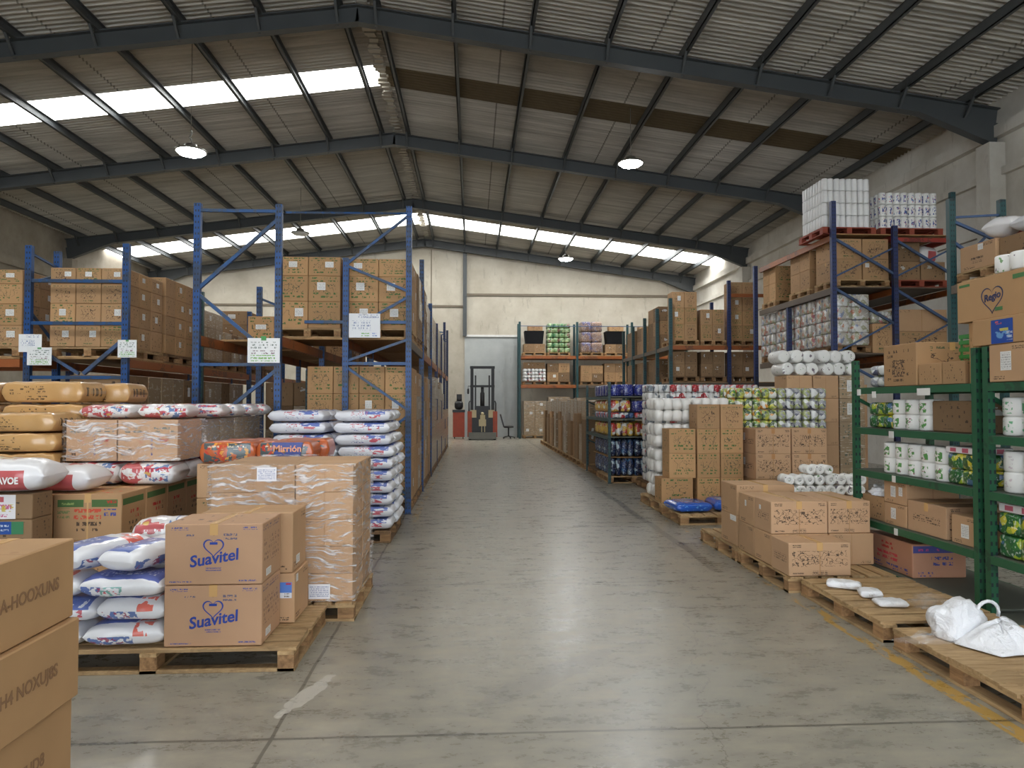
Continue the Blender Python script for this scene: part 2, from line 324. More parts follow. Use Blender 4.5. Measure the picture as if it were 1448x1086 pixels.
S['kraft'] = printed('sack_kraft_film', lin(190, 150, 98), .28, [({0: (.2, .55), 2: (.4, .75)}, INK, 'text', 20, 9, .52), ({0: (.3, .6), 2: (.12, .35)}, INK, 'text', 18, 9, .46), ({0: (.95, 1.01), 1: (.2, .8), 2: (.3, .7)}, INK, 'text', 20, 6, .4), ({0: (.1, .15), 2: (.3, .6)}, INK, 'text', 60, 6, .4)], 'Generated', var=.06, namt=.08, bump=.15, coat=.5)
S['bluebag'] = printed('bag_blue_shiny', lin(36, 90, 190), .2, [({0: (.2, .7), 1: (.2, .8), 2: (.7, 1.01)}, lin(150, 165, 190), 'blotch', 3, 3, .46), ({0: (.05, .95), 2: (.2, .8)}, lin(90, 160, 225), 'blotch', 8, 4, .6)], 'Generated', var=.05, namt=.06, bump=.3, coat=.5)

# packs of small goods: colour comes cell by cell
def pack_mat(name, base, accents, scale=9, rough=.3):
    n = NT(name); o = n.coord('Object')
    v = n.new('ShaderNodeTexVoronoi', feature='F1'); n.set(v.inputs['Vector'], o); v.inputs['Scale'].default_value = scale
    cs = n.sep(v.outputs['Color'])
    d = v.outputs['Distance']
    c = base
    for i, (a, lo, hi) in enumerate(accents):
        c = n.mix(n.math('COMPARE', cs[i % 3], (lo + hi) / 2, (hi - lo) / 2), c, a)
    fine = n.noise(o, 42, 2)
    c = n.mix(n.math('MULTIPLY', n.math('GREATER_THAN', fine, .6), .5), c, (.8, .8, .8))
    n.set(n.b.inputs['Base Color'], c)
    n.b.inputs['Roughness'].default_value = rough; n.b.inputs['Coat Weight'].default_value = .4; n.b.inputs['Coat Roughness'].default_value = .15
    return n.m
P = {}
P['greenwhite'] = pack_mat('pack_green_white', lin(165, 182, 96), [(lin(90, 140, 50), 0, .3), (lin(205, 205, 80), .2, .5), ((.74, .76, .70), .5, .75), (lin(60, 90, 50), .88, 1), (lin(215, 150, 60), .46, .54), (lin(80, 100, 70), .1, .2)], 17)
P['greybottle'] = pack_mat('pack_grey_white_bottles', lin(150, 152, 160), [((.72, .74, .74), 0, .4), (lin(74, 76, 98), .4, .6), (lin(160, 170, 110), .75, 1)], 17)
P['multi'] = pack_mat('pack_wrapped_mixed', lin(176, 170, 160), [(lin(180, 120, 90), 0, .1), (lin(120, 130, 155), .3, .46), ((.62, .62, .60), .5, .9), (lin(160, 160, 130), .2, .4), (lin(160, 90, 90), .94, 1)], 15)
P['redwhite'] = pack_mat('pack_red_white_rolls', lin(205, 200, 205), [(lin(176, 36, 48), 0, .45), (lin(120, 130, 150), .5, .66), (lin(176, 36, 48), .3, .5), ((.8, .8, .8), .6, .9)], 10)
P['whitegrey'] = pack_mat('pack_white_rolls_small_print', (.72, .72, .71), [(lin(120, 130, 140), 0, .12), (lin(170, 60, 70), .9, .96)], 12, .35)
P['blue'] = pack_mat('pack_deep_blue', lin(24, 38, 130), [(lin(20, 30, 100), 0, .4), (lin(70, 90, 180), .85, .93)], 9)
P['bluebottle'] = pack_mat('pack_blue_bottles', lin(30, 62, 112), [(lin(16, 30, 70), 0, .4), (lin(70, 130, 180), .55, .68), (lin(170, 190, 200), .92, 1)], 14)
P['yellow'] = pack_mat('pack_yellow_red_pouches', lin(206, 165, 60), [(lin(190, 60, 50), 0, .2), ((.75, .74, .7), .3, .55), (lin(130, 50, 80), .8, .92), (lin(220, 180, 50), .55, .8)], 11)
P['redblue'] = pack_mat('pack_red_blue_small', lin(60, 100, 150), [(lin(190, 45, 45), 0, .4), ((.75, .75, .75), .45, .75), (lin(40, 80, 130), .8, 1)], 12)
P['green'] = pack_mat('pack_green_yellow', lin(44, 108, 50), [(lin(160, 180, 50), 0, .24), (lin(34, 90, 50), .3, .7), (lin(210, 200, 60), .75, .9), (lin(70, 110, 150), .9, 1)], 22)
P['greenbottles'] = pack_mat('pack_green_bottles_far', lin(110, 140, 90), [(lin(50, 110, 60), 0, .4), (lin(160, 180, 130), .5, .7), (lin(120, 90, 70), .8, .95)], 7)
P['purple'] = pack_mat('pack_purple_brown_far', lin(120, 96, 88), [(lin(90, 84, 120), 0, .3), (lin(140, 110, 90), .5, .9)], 5)
def roll_mat(name, ink1, ink2, thr=.5):
    n = NT(name); g = n.coord('Generated'); x, y, z = n.sep(g)
    m = n.math('MULTIPLY', n.math('COMPARE', z, .46, .3), n.math('MAXIMUM', n.math('COMPARE', y, .5, .24), n.math('COMPARE', x, .5, .24)))
    f = n.noise(g, 4.5, 2, .5, n.math('MULTIPLY', n.rnd(), 30.)); f2 = n.noise(g, 7, 2, .5, n.math('MULTIPLY', n.rnd(), 17.))
    c = n.mix(n.math('MULTIPLY', m, n.math('GREATER_THAN', f, thr)), (.80, .80, .78), ink1)
    c = n.mix(n.math('MULTIPLY', m, n.math('GREATER_THAN', f2, thr + .1)), c, ink2)
    n.set(n.b.inputs['Base Color'], c); n.b.inputs['Roughness'].default_value = .4; n.b.inputs['Coat Weight'].default_value = .3
    return n.m
M['roll_green'] = roll_mat('roll_green_print', lin(90, 150, 80), lin(150, 90, 110), .52)
M['roll_faint'] = roll_mat('roll_faint_print', lin(210, 200, 205), lin(215, 180, 185), .6)
M['roll_mint'] = roll_mat('roll_mint_print', lin(110, 175, 130), lin(150, 190, 160), .56)
M['roll_blue'] = roll_mat('roll_blue_red_print', lin(70, 90, 150), lin(190, 60, 80), .52)
M['roll_white'] = simple('roll_white_film', (.80, .80, .79), .35, namt=.05)
def dots_mat(name):
    n = NT(name); o = n.coord('Object')
    f = n.noise(o, 16, 2, .5, n.math('MULTIPLY', n.rnd(), 30.)); f2 = n.noise(o, 22, 2, .5, n.math('MULTIPLY', n.rnd(), 17.))
    c = n.mix(n.math('GREATER_THAN', f, .66), (.80, .80, .78), lin(120, 110, 120)); c = n.mix(n.math('GREATER_THAN', f2, .68), c, lin(120, 160, 110))
    n.set(n.b.inputs['Base Color'], c); n.b.inputs['Roughness'].default_value = .35; n.b.inputs['Coat Weight'].default_value = .4
    return n.m
M['roll_dots'] = dots_mat('roll_flower_print')
M['bale'] = simple('white_bale_film', (.78, .77, .74), .3, namt=.06, nscale=5)

# ------------------------------------------------------------------ the shell of the building
XL, XR, XR0, YF, YB = -15.3, 10.95, -2.3, -9.0, 34.5
SL = .134
def roof_z(x): return 9.78 - SL * abs(x - XR0)

def concrete_floor():
    n = NT('polished_concrete'); o = n.coord('Object'); x, y, z = n.sep(o)
    big = n.noise(o, .55, 4, .6); mid = n.noise(n.scalev(o, (1., 2.2, 1.)), 3.0, 5, .65); fine = n.noise(n.scalev(o, (12., 20., 1.)), 1.3, 4, .7)
    c = n.ramp(mid, [(.25, lin(112, 108, 98)), (.5, lin(146, 141, 128)), (.75, lin(172, 164, 146))])
    c = n.mix(n.math('MULTIPLY', big, .5), c, lin(126, 122, 112))
    c = n.mix(n.math('MULTIPLY', n.math('GREATER_THAN', fine, .69), .2), c, lin(92, 88, 80))
    # worn yellow lines along the aisle
    wear = n.noise(n.scalev(o, (6., 1.4, 1.)), 2.2, 4, .7)
    fade = n.math('MULTIPLY_ADD', n.math('MAXIMUM', n.math('SUBTRACT', 7.0, y), 0.), -.045, .60)
    ymask = n.math('MULTIPLY', n.math('COMPARE', x, 2.73, .055), n.math('GREATER_THAN', wear, fade))
    c = n.mix(n.math('MULTIPLY', ymask, .85), c, lin(178, 140, 62))
    ym2 = n.math('MULTIPLY', n.math('COMPARE', x, -.82, .05), n.math('GREATER_THAN', wear, .53))
    c = n.mix(n.math('MULTIPLY', n.math('MULTIPLY', ym2, n.math('GREATER_THAN', y, 10.0)), .7), c, lin(170, 140, 74))
    # tyre-dark strip by the right line
    wob = n.math('MULTIPLY_ADD', n.noise(n.comb(0., y, 0.), .8, 2), .12, 2.36)
    dm = n.math('MULTIPLY', n.math('LESS_THAN', n.math('ABSOLUTE', n.math('SUBTRACT', x, wob)), .05), n.math('GREATER_THAN', n.math('ADD', y, n.math('MULTIPLY', n.noise(o, 2., 3), 3.)), 8.2))
    c = n.mix(n.math('MULTIPLY', dm, .55), c, lin(74, 72, 66))
    # saw-cut joints
    jw = n.math('MULTIPLY', n.noise(o, 3.0, 2), .02)
    jy = n.math('ABSOLUTE', n.math('SUBTRACT', n.math('PINGPONG', n.math('ADD', n.math('SUBTRACT', y, 3.60), jw), 1.465), 0.))
    jx = n.math('ABSOLUTE', n.math('ADD', n.math('ADD', x, .975), jw))
    jx2 = n.math('ABSOLUTE', n.math('SUBTRACT', x, 5.2))
    jm = n.math('MAXIMUM', n.math('LESS_THAN', jy, .011), n.math('MAXIMUM', n.math('LESS_THAN', jx, .010), n.math('LESS_THAN', jx2, .01)))
    c = n.mix(n.math('MULTIPLY', jm, .62), c, lin(58, 54, 48))
    # a crack, a light scrape and a grey smear
    ck = n.math('ABSOLUTE', n.math('SUBTRACT', x, n.math('ADD', n.math('MULTIPLY_ADD', y, .24, .1), n.math('MULTIPLY', n.noise(o, 2.2, 5, .7), .5))))
    cm = n.math('MULTIPLY', n.math('LESS_THAN', ck, .006), n.math('COMPARE', y, 4.2, 1.3))
    c = n.mix(n.math('MULTIPLY', cm, .5), c, lin(70, 66, 58))
    def patch(cx, cy, ax, ay, rot, colr, amt):
        nonlocal c
        dx = n.math('SUBTRACT', x, cx); dy = n.math('SUBTRACT', y, cy); cr, sr = math.cos(rot), math.sin(rot)
        u = n.math('ADD', n.math('MULTIPLY', dx, cr / ax), n.math('MULTIPLY', dy, sr / ax)); v = n.math('ADD', n.math('MULTIPLY', dx, -sr / ay), n.math('MULTIPLY', dy, cr / ay))
        r = n.math('ADD', n.math('ADD', n.math('MULTIPLY', u, u), n.math('MULTIPLY', v, v)), n.math('MULTIPLY_ADD', n.noise(o, 9, 3), 2.4, -1.2))
        c = n.mix(n.math('MULTIPLY', n.math('LESS_THAN', r, 1.), amt), c, colr)
    patch(-.93, 4.13, .30, .055, 1.25, lin(186, 182, 172), .75)
    patch(.5, 4.35, .6, .11, .75, lin(120, 116, 110), .45)
    patch(1.3, 4.1, .5, .35, .3, lin(150, 150, 142), .35)
    n.set(n.b.inputs['Base Color'], c)
    rr = n.math('MULTIPLY_ADD', n.math('ADD', mid, fine), .24, .06)
    n.set(n.b.inputs['Roughness'], rr)
    n.b.inputs['Specular IOR Level'].default_value = .42
    n.bump(n.math('ADD', n.math('MULTIPLY', fine, .3), n.math('MULTIPLY', jm, -1.)), .18, .004)
    return n.m

def plaster(name, c1, c2, scale=.7, joint=None):
    n = NT(name); o = n.coord('Object')
    a = n.noise(o, scale, 5, .65); b = n.noise(n.scalev(o, (3., 3., .7)), 1.2, 4, .7)
    c = n.mix(n.ramp(a, [(.35, (0, 0, 0)), (.68, (1, 1, 1))]), c1, c2)
    c = n.mix(n.math('MULTIPLY', n.math('GREATER_THAN', b, .62), .25), c, tuple(x * .6 for x in c2))
    n.set(n.b.inputs['Base Color'], c); n.b.inputs['Roughness'].default_value = .85; n.b.inputs['Specular IOR Level'].default_value = .2
    n.bump(a, .15, .02)
    return n.m
M['plaster'] = plaster('cream_plaster', lin(200, 194, 180), lin(178, 170, 154))
M['limewash'] = plaster('stained_whitewash', lin(222, 219, 211), lin(188, 182, 170), .45)
M['greyblock'] = plaster('grey_render', lin(168, 160, 147), lin(140, 132, 119), .8)
M['doorpanel'] = plaster('pale_grey_door_paint', lin(182, 186, 184), lin(164, 168, 168), .6)
M['roofsteel'] = simple('dark_roof_steel', lin(76, 80, 82), .5, .0, namt=.15, nscale=2)

struct(MB().box(XL - .3, XR + .3, YF - 4, YB + .3, -.2, 0).build('floor', concrete_floor()))
struct(MB().box(XL - .25, XL, YF, YB, 0, roof_z(XL) + .1).build('wall_left', M['greyblock']))
struct(MB().box(XR, XR + .25, YF, YB, 0, roof_z(XR) + .1).build('wall_right', M['limewash']))
wb = MB()
wb.add([(XL, YB, 0), (XR, YB, 0), (XR, YB, roof_z(XR)), (XR0, YB, roof_z(XR0)), (XL, YB, roof_z(XL)), (XL, YB + .25, 0), (XR, YB + .25, 0), (XR, YB + .25, roof_z(XR)), (XR0, YB + .25, roof_z(XR0)), (XL, YB + .25, roof_z(XL))],
       [(0, 1, 2, 3, 4), (9, 8, 7, 6, 5), (0, 5, 6, 1), (1, 6, 7, 2), (2, 7, 8, 3), (3, 8, 9, 4), (4, 9, 5, 0)])
struct(wb.build('wall_back', M['plaster']))
# front wall behind the viewpoint with its loading opening
wf = MB()
wf.box(XL, -8.5, YF - .25, YF, 0, roof_z(XL)); wf.box(7.5, XR, YF - .25, YF, 0, roof_z(XR))
wf.add([(XL, YF, 5.6), (XR, YF, 5.6), (XR, YF, roof_z(XR)), (XR0, YF, roof_z(XR0)), (XL, YF, roof_z(XL))], [(4, 3, 2, 1, 0)])
struct(wf.build('wall_front', M['limewash']))
# ledges, pipe and joints on the walls
struct(MB().box(-.4, XR, YB - .05, YB, 6.86, 6.98).build('trim_1', simple('wall_joint_dark', lin(120, 110, 96), .9)))
struct(MB().box(XL, -.4, YB - .05, YB, 6.3, 6.4).build('trim_2', bpy.data.materials['wall_joint_dark']))
struct(MB().box(-.46, -.28, YB - .18, YB, 4.9, 9.2).build('trim_3', M['roofsteel']))
struct(MB().box(-.3, 2.3, YB - .12, YB, 4.86, 4.96).build('trim_4', simple('white_pipe', (.7, .7, .68), .5)))
struct(MB().box(-.38, 2.3, YB - .06, YB, 0, 4.86).build('door_1', M['doorpanel']))
struct(MB().box(-2.02, -1.98, YB - .02, YB, 0, 9.1).build('trim_5', bpy.data.materials['wall_joint_dark']))
struct(MB().box(XR - .1, XR, YF, YB, 6.35, 6.5).build('trim_6', M['limewash']))
struct(MB().box(XR - .16, XR, YF, YB, 7.15, 7.4).build('trim_7', M['limewash']))
struct(MB().box(XR - .02, XR, YF, YB, 5.2, 5.23).build('trim_8', bpy.data.materials['wall_joint_dark']))
struct(MB().box(XL, XL + .12, YF, YB, 6.2, 6.5).build('trim_9', M['greyblock']))

# roof sheets: real corrugations running down the slope, broken by the translucent strips
def roof_mat():
    n = NT('fibre_cement_sheet'); o = n.coord('Object'); x, y, z = n.sep(o)
    st = n.noise(n.scalev(o, (.35, 7., 1.)), 1., 4, .6); big = n.noise(o, .35, 4, .6)
    c = n.ramp(st, [(.3, lin(170, 167, 160)), (.7, lin(222, 219, 211))])
    c = n.mix(n.math('MULTIPLY', big, .55), c, lin(150, 144, 132))
    lap = n.math('LESS_THAN', n.math('FRACT', n.math('MULTIPLY_ADD', n.math('ABSOLUTE', n.math('ADD', x, 2.3)), .325, .06)), .012)
    c = n.mix(n.math('MULTIPLY', lap, .6), c, lin(60, 54, 46))
    lap2 = n.math('LESS_THAN', n.math('FRACT', n.math('MULTIPLY', y, 1.12)), .02)
    c = n.mix(n.math('MULTIPLY', lap2, .25), c, lin(70, 62, 54))
    n.set(n.b.inputs['Base Color'], c); n.b.inputs['Roughness'].default_value = .8; n.b.inputs['Specular IOR Level'].default_value = .2
    return n.m
M['roof'] = roof_mat()
def skylight_mat(name, e):
    n = NT(name); o = n.coord('Object')
    d = n.noise(o, 1.3, 4, .6)
    c = n.ramp(d, [(.25, (.82, .85, .84)), (.5, (1, 1, .98))])
    n.set(n.b.inputs['Base Color'], c); n.set(n.b.inputs['Emission Color'], c); n.b.inputs['Emission Strength'].default_value = e
    n.b.inputs['Roughness'].default_value = .5
    return n.m
M['sky'] = skylight_mat('daylit_translucent_sheet', 6.0)
M['sky_brown'] = simple('grimy_translucent_sheet', lin(96, 82, 58), .6, namt=.2, emit=.0)
PITCHW, AMP = .146, .042
def sheet(side, y0, y1):
    x0, x1 = XR0, (XL - .1 if side < 0 else XR + .1)
    vs, fs = [], []
    k0, k1 = round(y0 / PITCHW * 8), round(y1 / PITCHW * 8)
    for k in range(k0, k1 + 1):
        y = k * PITCHW / 8; dz = AMP * math.sin(2 * PI * k / 8)
        vs += [(x0, y, roof_z(x0) + dz), (x1, y, roof_z(x1) + dz)]
    for i in range(k1 - k0):
        q = (2 * i, 2 * i + 1, 2 * i + 3, 2 * i + 2)
        fs.append(q if side < 0 else q[::-1])
    return MB().add(vs, fs, True)
STR = [(3.0, 4.2), (17.0, 18.05), (30.2, 32.0)]
def roof_side(side, nm):
    m = MB(); ys = [YF] + [v for s in STR for v in s] + [YB + .2]
    for a, b in zip(ys[::2], ys[1::2]):
        t = sheet(side, a, b); m.add(t.v, t.f, True)
    struct(m.build(nm, M['roof']))
roof_side(-1, 'ceiling_left'); roof_side(1, 'ceiling_right')
wn = 1
for i, (a, b) in enumerate(STR):
    for sd in (-1, 1):
        struct(sheet(sd, a, b).build('window_%d' % wn, M['sky_brown'] if (i == 1 and sd > 0) else M['sky'])); wn += 1
# ridge: pale corrugated capping pieces between the two ridge purlins
rm = MB()
for k in range(int((YB - YF) / .12)):
    y = YF + k * .12
    rm.box(XR0 - .02 + .05 * math.sin(k * .9), XR0 + .2 + .03 * math.sin(k * 1.7), y, y + .085, 9.62 + .02 * (k % 2), 9.66 + .02 * (k % 2))
struct(rm.build('trim_10', simple('pale_ridge_capping', lin(176, 170, 158), .6)))
# portal rafters (I sections with haunches and purlin stays)
def rafter(y, k):
    m = MB(); w, D = .20, .36
    for sd in (-1, 1):
        xe = XL if sd < 0 else XR
        a = Vector((XR0, y, roof_z(XR0) - .22)); b = Vector((xe, y, roof_z(xe) - .22))
        d = (b - a).normalized()
        up = Vector((-d.z * sd, 0, abs(d.x)))
        m.bar(a - up * .012, b - up * .012, w, .024, up=(0, 0, 1)); m.bar(a - up * (D - .012), b - up * (D - .012), w, .024, up=(0, 0, 1))
        m.bar(a - up * (D / 2), b - up * (D / 2), .02, D - .04, up=(0, 0, 1))
        # eaves haunch
        h0 = b - d * 1.7 - up * D; h1 = b - up * (D + .42); h2 = b - up * D
        for o_ in (-.1, .1):
            pass
        yy = .1
        m.add([h0 + Vector((0, -yy, 0)), h1 + Vector((0, -yy, 0)), h2 + Vector((0, -yy, 0)), h0 + Vector((0, yy, 0)), h1 + Vector((0, yy, 0)), h2 + Vector((0, yy, 0))],
              [(0, 1, 2), (5, 4, 3), (0, 3, 4, 1), (1, 4, 5, 2), (2, 5, 3, 0)])
        for t in PURL:
            px = XR0 + sd * t
            if abs(px) < abs(xe) - .2:
                zt = roof_z(px) - .05
                m.bar((px, y - .02, roof_z(px) - .22 - D * 1.01), (px, y - .42, zt - .06), .05, .05)
    struct(m.build('rafter_beam', M['roofsteel']))
PURL = [.38, 1.9, 3.45, 5.0, 6.55, 8.1, 9.6, 11.1, 12.5]
for k, y in enumerate((.5, 7.3, 14.1, 20.8, 27.5, 34.25)): rafter(y, k)
for t in PURL:
    for sd in (-1, 1):
        x = XR0 + sd * t
        if x < XL + .1 or x > XR - .1: continue
        z1 = roof_z(x) - AMP - .005
        m = MB(); m.box(x - .012, x + .012, YF, YB, z1 - .19, z1); m.box(x - .012, x + .07, YF, YB, z1 - .012, z1); m.box(x - .012, x + .07, YF, YB, z1 - .19, z1 - .178)
        struct(m.build('purlin_beam', M['roofsteel']))
# wall columns under the rafters
for y in (7.3, 14.1, 20.8, 27.5):
    struct(MB().box(XR - .34, XR, y - .2, y + .2, 0, roof_z(XR) - .98).build('column_right', M['limewash']))
    struct(MB().box(XL, XL + .34, y - .2, y + .2, 0, roof_z(XL) - .98).build('column_left', M['greyblock']))

# ------------------------------------------------------------------ lamps
M['lampglow'] = NT('lamp_diffuser').m
bb = M['lampglow'].node_tree.nodes['Principled BSDF']
bb.inputs['Emission Color'].default_value = (.93, .96, 1, 1); bb.inputs['Emission Strength'].default_value = 140
M['lampoff'] = simple('lamp_diffuser_unlit', (.7, .7, .68), .4)
M['galv'] = simple('galvanised_metal', lin(150, 148, 140), .4, .6)
def lamp(x, y, z, label, on=True):
    t = empty('pendant_lamp', label, 'lamp', (x, y, z), 0, 'pendant warehouse lamps')
    MB().lathe([(.05, .18), (.12, .15), (.15, .05), (.31, .03), (.32, 0), (.29, -.005)], 24).build('housing', M['galv'], t)
    MB().lathe([(.285, -.004), (.24, -.05), (.1, -.08), (0, -.085)], 24).build('diffuser', M['lampglow'] if on else M['lampoff'], t)
    MB().tube([(0, 0, .15), (.02, 0, .2), (0, 0, .26), (-.03, 0, .3), (0, 0, .36), (.02, 0, .40), (0, 0, .44)], .022).build('hook', M['galv'], t)
    top = roof_z(x) - .1 - z
    MB().tube([(0, 0, .4), (0, 0, top)], .008, 6).build('suspension_wire', M['galv'], t)
lamp(-5.86, 15.0, 6.88, 'bright lamp hanging under the roof slope with the nearer white skylight strip')
lamp(3.85, 17.0, 7.5, 'bright lamp hanging beside the brownish roof strip above the aisle')
lamp(3.84, 29.0, 7.6, 'small bright lamp hanging by the far skylight, before the back wall')
lamp(-6.0, 25.0, 7.57, 'unlit lamp hanging above the cartons behind the tall blue rack posts', False)

# ------------------------------------------------------------------ makers: cartons
_cache = {}
def box_uv_mesh(w, d, h, bev):
    key = (round(w, 3), round(d, 3), round(h, 3), bev)
    if key in _cache: return _cache[key].copy()
    bm = bmesh.new()
    bmesh.ops.create_cube(bm, size=1)
    for v in bm.verts: v.co = Vector((v.co.x * w, v.co.y * d, (v.co.z + .5) * h))
    if bev: bmesh.ops.bevel(bm, geom=bm.edges[:] , offset=bev, segments=1, affect='EDGES')
    uv = bm.loops.layers.uv.new('uv')
    for f in bm.faces:
        n = f.normal; ax = max(range(3), key=lambda i: abs(n[i]))
        for l in f.loops:
            c = l.vert.co
            if ax == 1: l[uv].uv = ((c.x / w + .5) if n.y < 0 else (.5 - c.x / w), c.z / h)
            elif ax == 0: l[uv].uv = (1 + ((c.y / d + .5) if n.x > 0 else (.5 - c.y / d)), c.z / h)
            else: l[uv].uv = (2 + c.x / w + .5, c.y / d + .5)
    me = bpy.data.meshes.new('carton'); bm.to_mesh(me); bm.free()
    _cache[key] = me
    return me.copy()
_mm = {}
def carton_mesh(w, d, h, bev, mat):
    key = (round(w, 3), round(d, 3), round(h, 3), bev, mat.name)
    if key not in _mm:
        me = box_uv_mesh(w, d, h, bev); me.materials.append(mat); _mm[key] = me
    return _mm[key]

def face_frame(dims, face):
    w, d, h = dims
    if face == 'F': return Vector((-w / 2, -d / 2, 0)), Vector((1, 0, 0)), w, Vector((0, -1, 0))
    if face == 'R': return Vector((w / 2, -d / 2, 0)), Vector((0, 1, 0)), d, Vector((1, 0, 0))
    if face == 'L': return Vector((-w / 2, d / 2, 0)), Vector((0, -1, 0)), d, Vector((-1, 0, 0))

def decal(parent, dims, face, u0, u1, v0, v1, mat, name='paper_label', label=None, th=.0016):
    o, du, L, nn = face_frame(dims, face); h = dims[2]
    up = Vector((0, 0, 1))
    p = [o + du * (u0 * L) + up * (v0 * h), o + du * (u1 * L) + up * (v0 * h), o + du * (u1 * L) + up * (v1 * h), o + du * (u0 * L) + up * (v1 * h)]
    vs = [q + nn * .0012 for q in p] + [q + nn * (.0012 + th) for q in p]
    me = bpy.data.meshes.new(name)
    me.from_pydata([tuple(v) for v in vs], [], [(3, 2, 1, 0), (4, 5, 6, 7), (0, 1, 5, 4), (1, 2, 6, 5), (2, 3, 7, 6), (3, 0, 4, 7)])
    ul = me.uv_layers.new(name='uv')
    for pl in me.polygons:
        for li in pl.loop_indices:
            k = me.loops[li].vertex_index % 4
            ul.data[li].uv = ((0, 0), (1, 0), (1, 1), (0, 1))[k]
    ob = mesh_obj(name, me, mat, parent)
    if label: ob['label'] = label
    return ob

def text_mesh(s, size, shear=0., bold=0.):
    cu = bpy.data.curves.new('t', 'FONT'); cu.body = s; cu.size = size; cu.shear = shear; cu.offset = bold; cu.extrude = .0006
    cu.align_x = 'CENTER'; cu.align_y = 'CENTER'; cu.resolution_u = 3
    o = bpy.data.objects.new('t', cu); col.objects.link(o)
    dg = bpy.context.evaluated_depsgraph_get()
    me = bpy.data.meshes.new_from_object(o.evaluated_get(dg))
    bpy.data.objects.remove(o); bpy.data.curves.remove(cu)
    return me

def lettering(parent, dims, face, u, v, s, size, mat, rot=0., shear=0., bold=0., name='printed_lettering', stretch=1.):
    o, du, L, nn = face_frame(dims, face)
    me = text_mesh(s, size, shear, bold)
    up = Vector((0, 0, 1)); c = o + du * (u * L) + up * (v * dims[2]) + nn * .002
    R = Matrix((du, up, nn)).transposed().to_4x4()
    me.transform(Matrix.Translation(c) @ R @ Matrix.Rotation(rot, 4, 'Z') @ Matrix.Scale(stretch, 4, (0, 1, 0)))
    return mesh_obj(name, me, mat, parent)

def heart(parent, dims, face, u, v, size, mat, name='printed_heart', w=.09):
    o, du, L, nn = face_frame(dims, face); up = Vector((0, 0, 1)); c = o + du * (u * L) + up * (v * dims[2]) + nn * .002
    N = 40; vs, fs = [], []
    for k in range(N):
        t = 2 * PI * k / N
        x = 16 * math.sin(t) ** 3 / 17; y = (13 * math.cos(t) - 5 * math.cos(2 * t) - 2 * math.cos(3 * t) - math.cos(4 * t)) / 17
        for s in (1, 1 - w * 1.6):
            vs.append(c + du * (x * size * s) + up * ((y * s) * size))
    for k in range(N):
        a, b = 2 * k, 2 * ((k + 1) % N); fs.append((a + 1, b + 1, b, a))
    return MB().add(vs, fs).build(name, mat, parent)

def tape(parent, dims, along='Y', drop=.07, wd=.05):
    w, d, h = dims; m = MB(); e = .0012
    if along == 'Y':
        m.box(-wd / 2, wd / 2, -d / 2 - e, d / 2 + e, h, h + e); m.box(-wd / 2, wd / 2, -d / 2 - e, -d / 2, h - drop, h); m.box(-wd / 2, wd / 2, d / 2, d / 2 + e, h - drop, h)
    else:
        m.box(-w / 2 - e, w / 2 + e, -wd / 2, wd / 2, h, h + e); m.box(-w / 2 - e, -w / 2, -wd / 2, wd / 2, h - drop, h); m.box(w / 2, w / 2 + e, -wd / 2, wd / 2, h - drop, h)
    return m.build('packing_tape', M['tape'], parent)

def carton(x0, x1, y0, y1, z0, z1, kind, label, group=None, tp=None, labs=(), rz=0., bev=.004, name='cardboard_carton', cat='carton'):
    g = .008
    dims = (x1 - x0 - g, y1 - y0 - g, z1 - z0 - .002)
    o = mesh_obj(name, carton_mesh(*dims, bev, K[kind]), None, None, ((x0 + x1) / 2, (y0 + y1) / 2, z0 + .001), rz)
    tag(o, label, cat, group)
    if tp: tape(o, dims, tp)
    for l in labs: decal(o, dims, *l[:5], M['label'] if len(l) < 6 else l[5])
    o['dims'] = dims
    return o

def rowname(k, n):
    return 'only' if n == 1 else ('bottom' if k == 0 else ('top' if k == n - 1 else ORD[k]))

def stack(x0, y0, z0, nx, ny, nz, w, d, h, kinds, desc, where, group, side='R', skip=None, labp=.0, bev=.007, hs=None, seen_rows=None, tp=None, gridw=None):
    """a load of cartons: the front row, the aisle side and the top, every carton on its own"""
    made = []
    zs = [z0]
    for k in range(nz): zs.append(zs[-1] + (hs[k] if hs else h))
    for k in range(nz):
        for j in range(ny):
            for i in range(nx):
                shell = j == 0 or (side == 'R' and i == nx - 1) or (side == 'L' and i == 0)
                if not shell and k < nz - 1: continue
                if seen_rows is not None and k not in seen_rows: continue
                if skip and skip(i, j, k): continue
                kd = random.choice(kinds)
                labs = []
                if random.random() < labp:
                    u = random.uniform(.2, .6); labs.append(('F', u, u + .26, .45, .75) if j == 0 else ((side, u, u + .22, .45, .75)))
                if j == 0:
                    pos = 'front %s row, %s from left' % (rowname(k, nz), ORD[i]) if nx > 1 else 'front %s row' % rowname(k, nz)
                    if ny == 1: pos = pos[6:]
                elif (side == 'R' and i == nx - 1) or (side == 'L' and i == 0):
                    pos = '%s row, %s back' % (rowname(k, nz), ORD[j])
                else:
                    pos = 'top, %s across, %s back' % (ORD[i], ORD[j])
                lb = '%s, %s, %s' % (desc, pos, where)
                made.append(carton(x0 + i * w, x0 + (i + 1) * w, y0 + j * d, y0 + (j + 1) * d, zs[k], zs[k + 1], kd, lb, group, tp, labs, bev=bev))
    return made

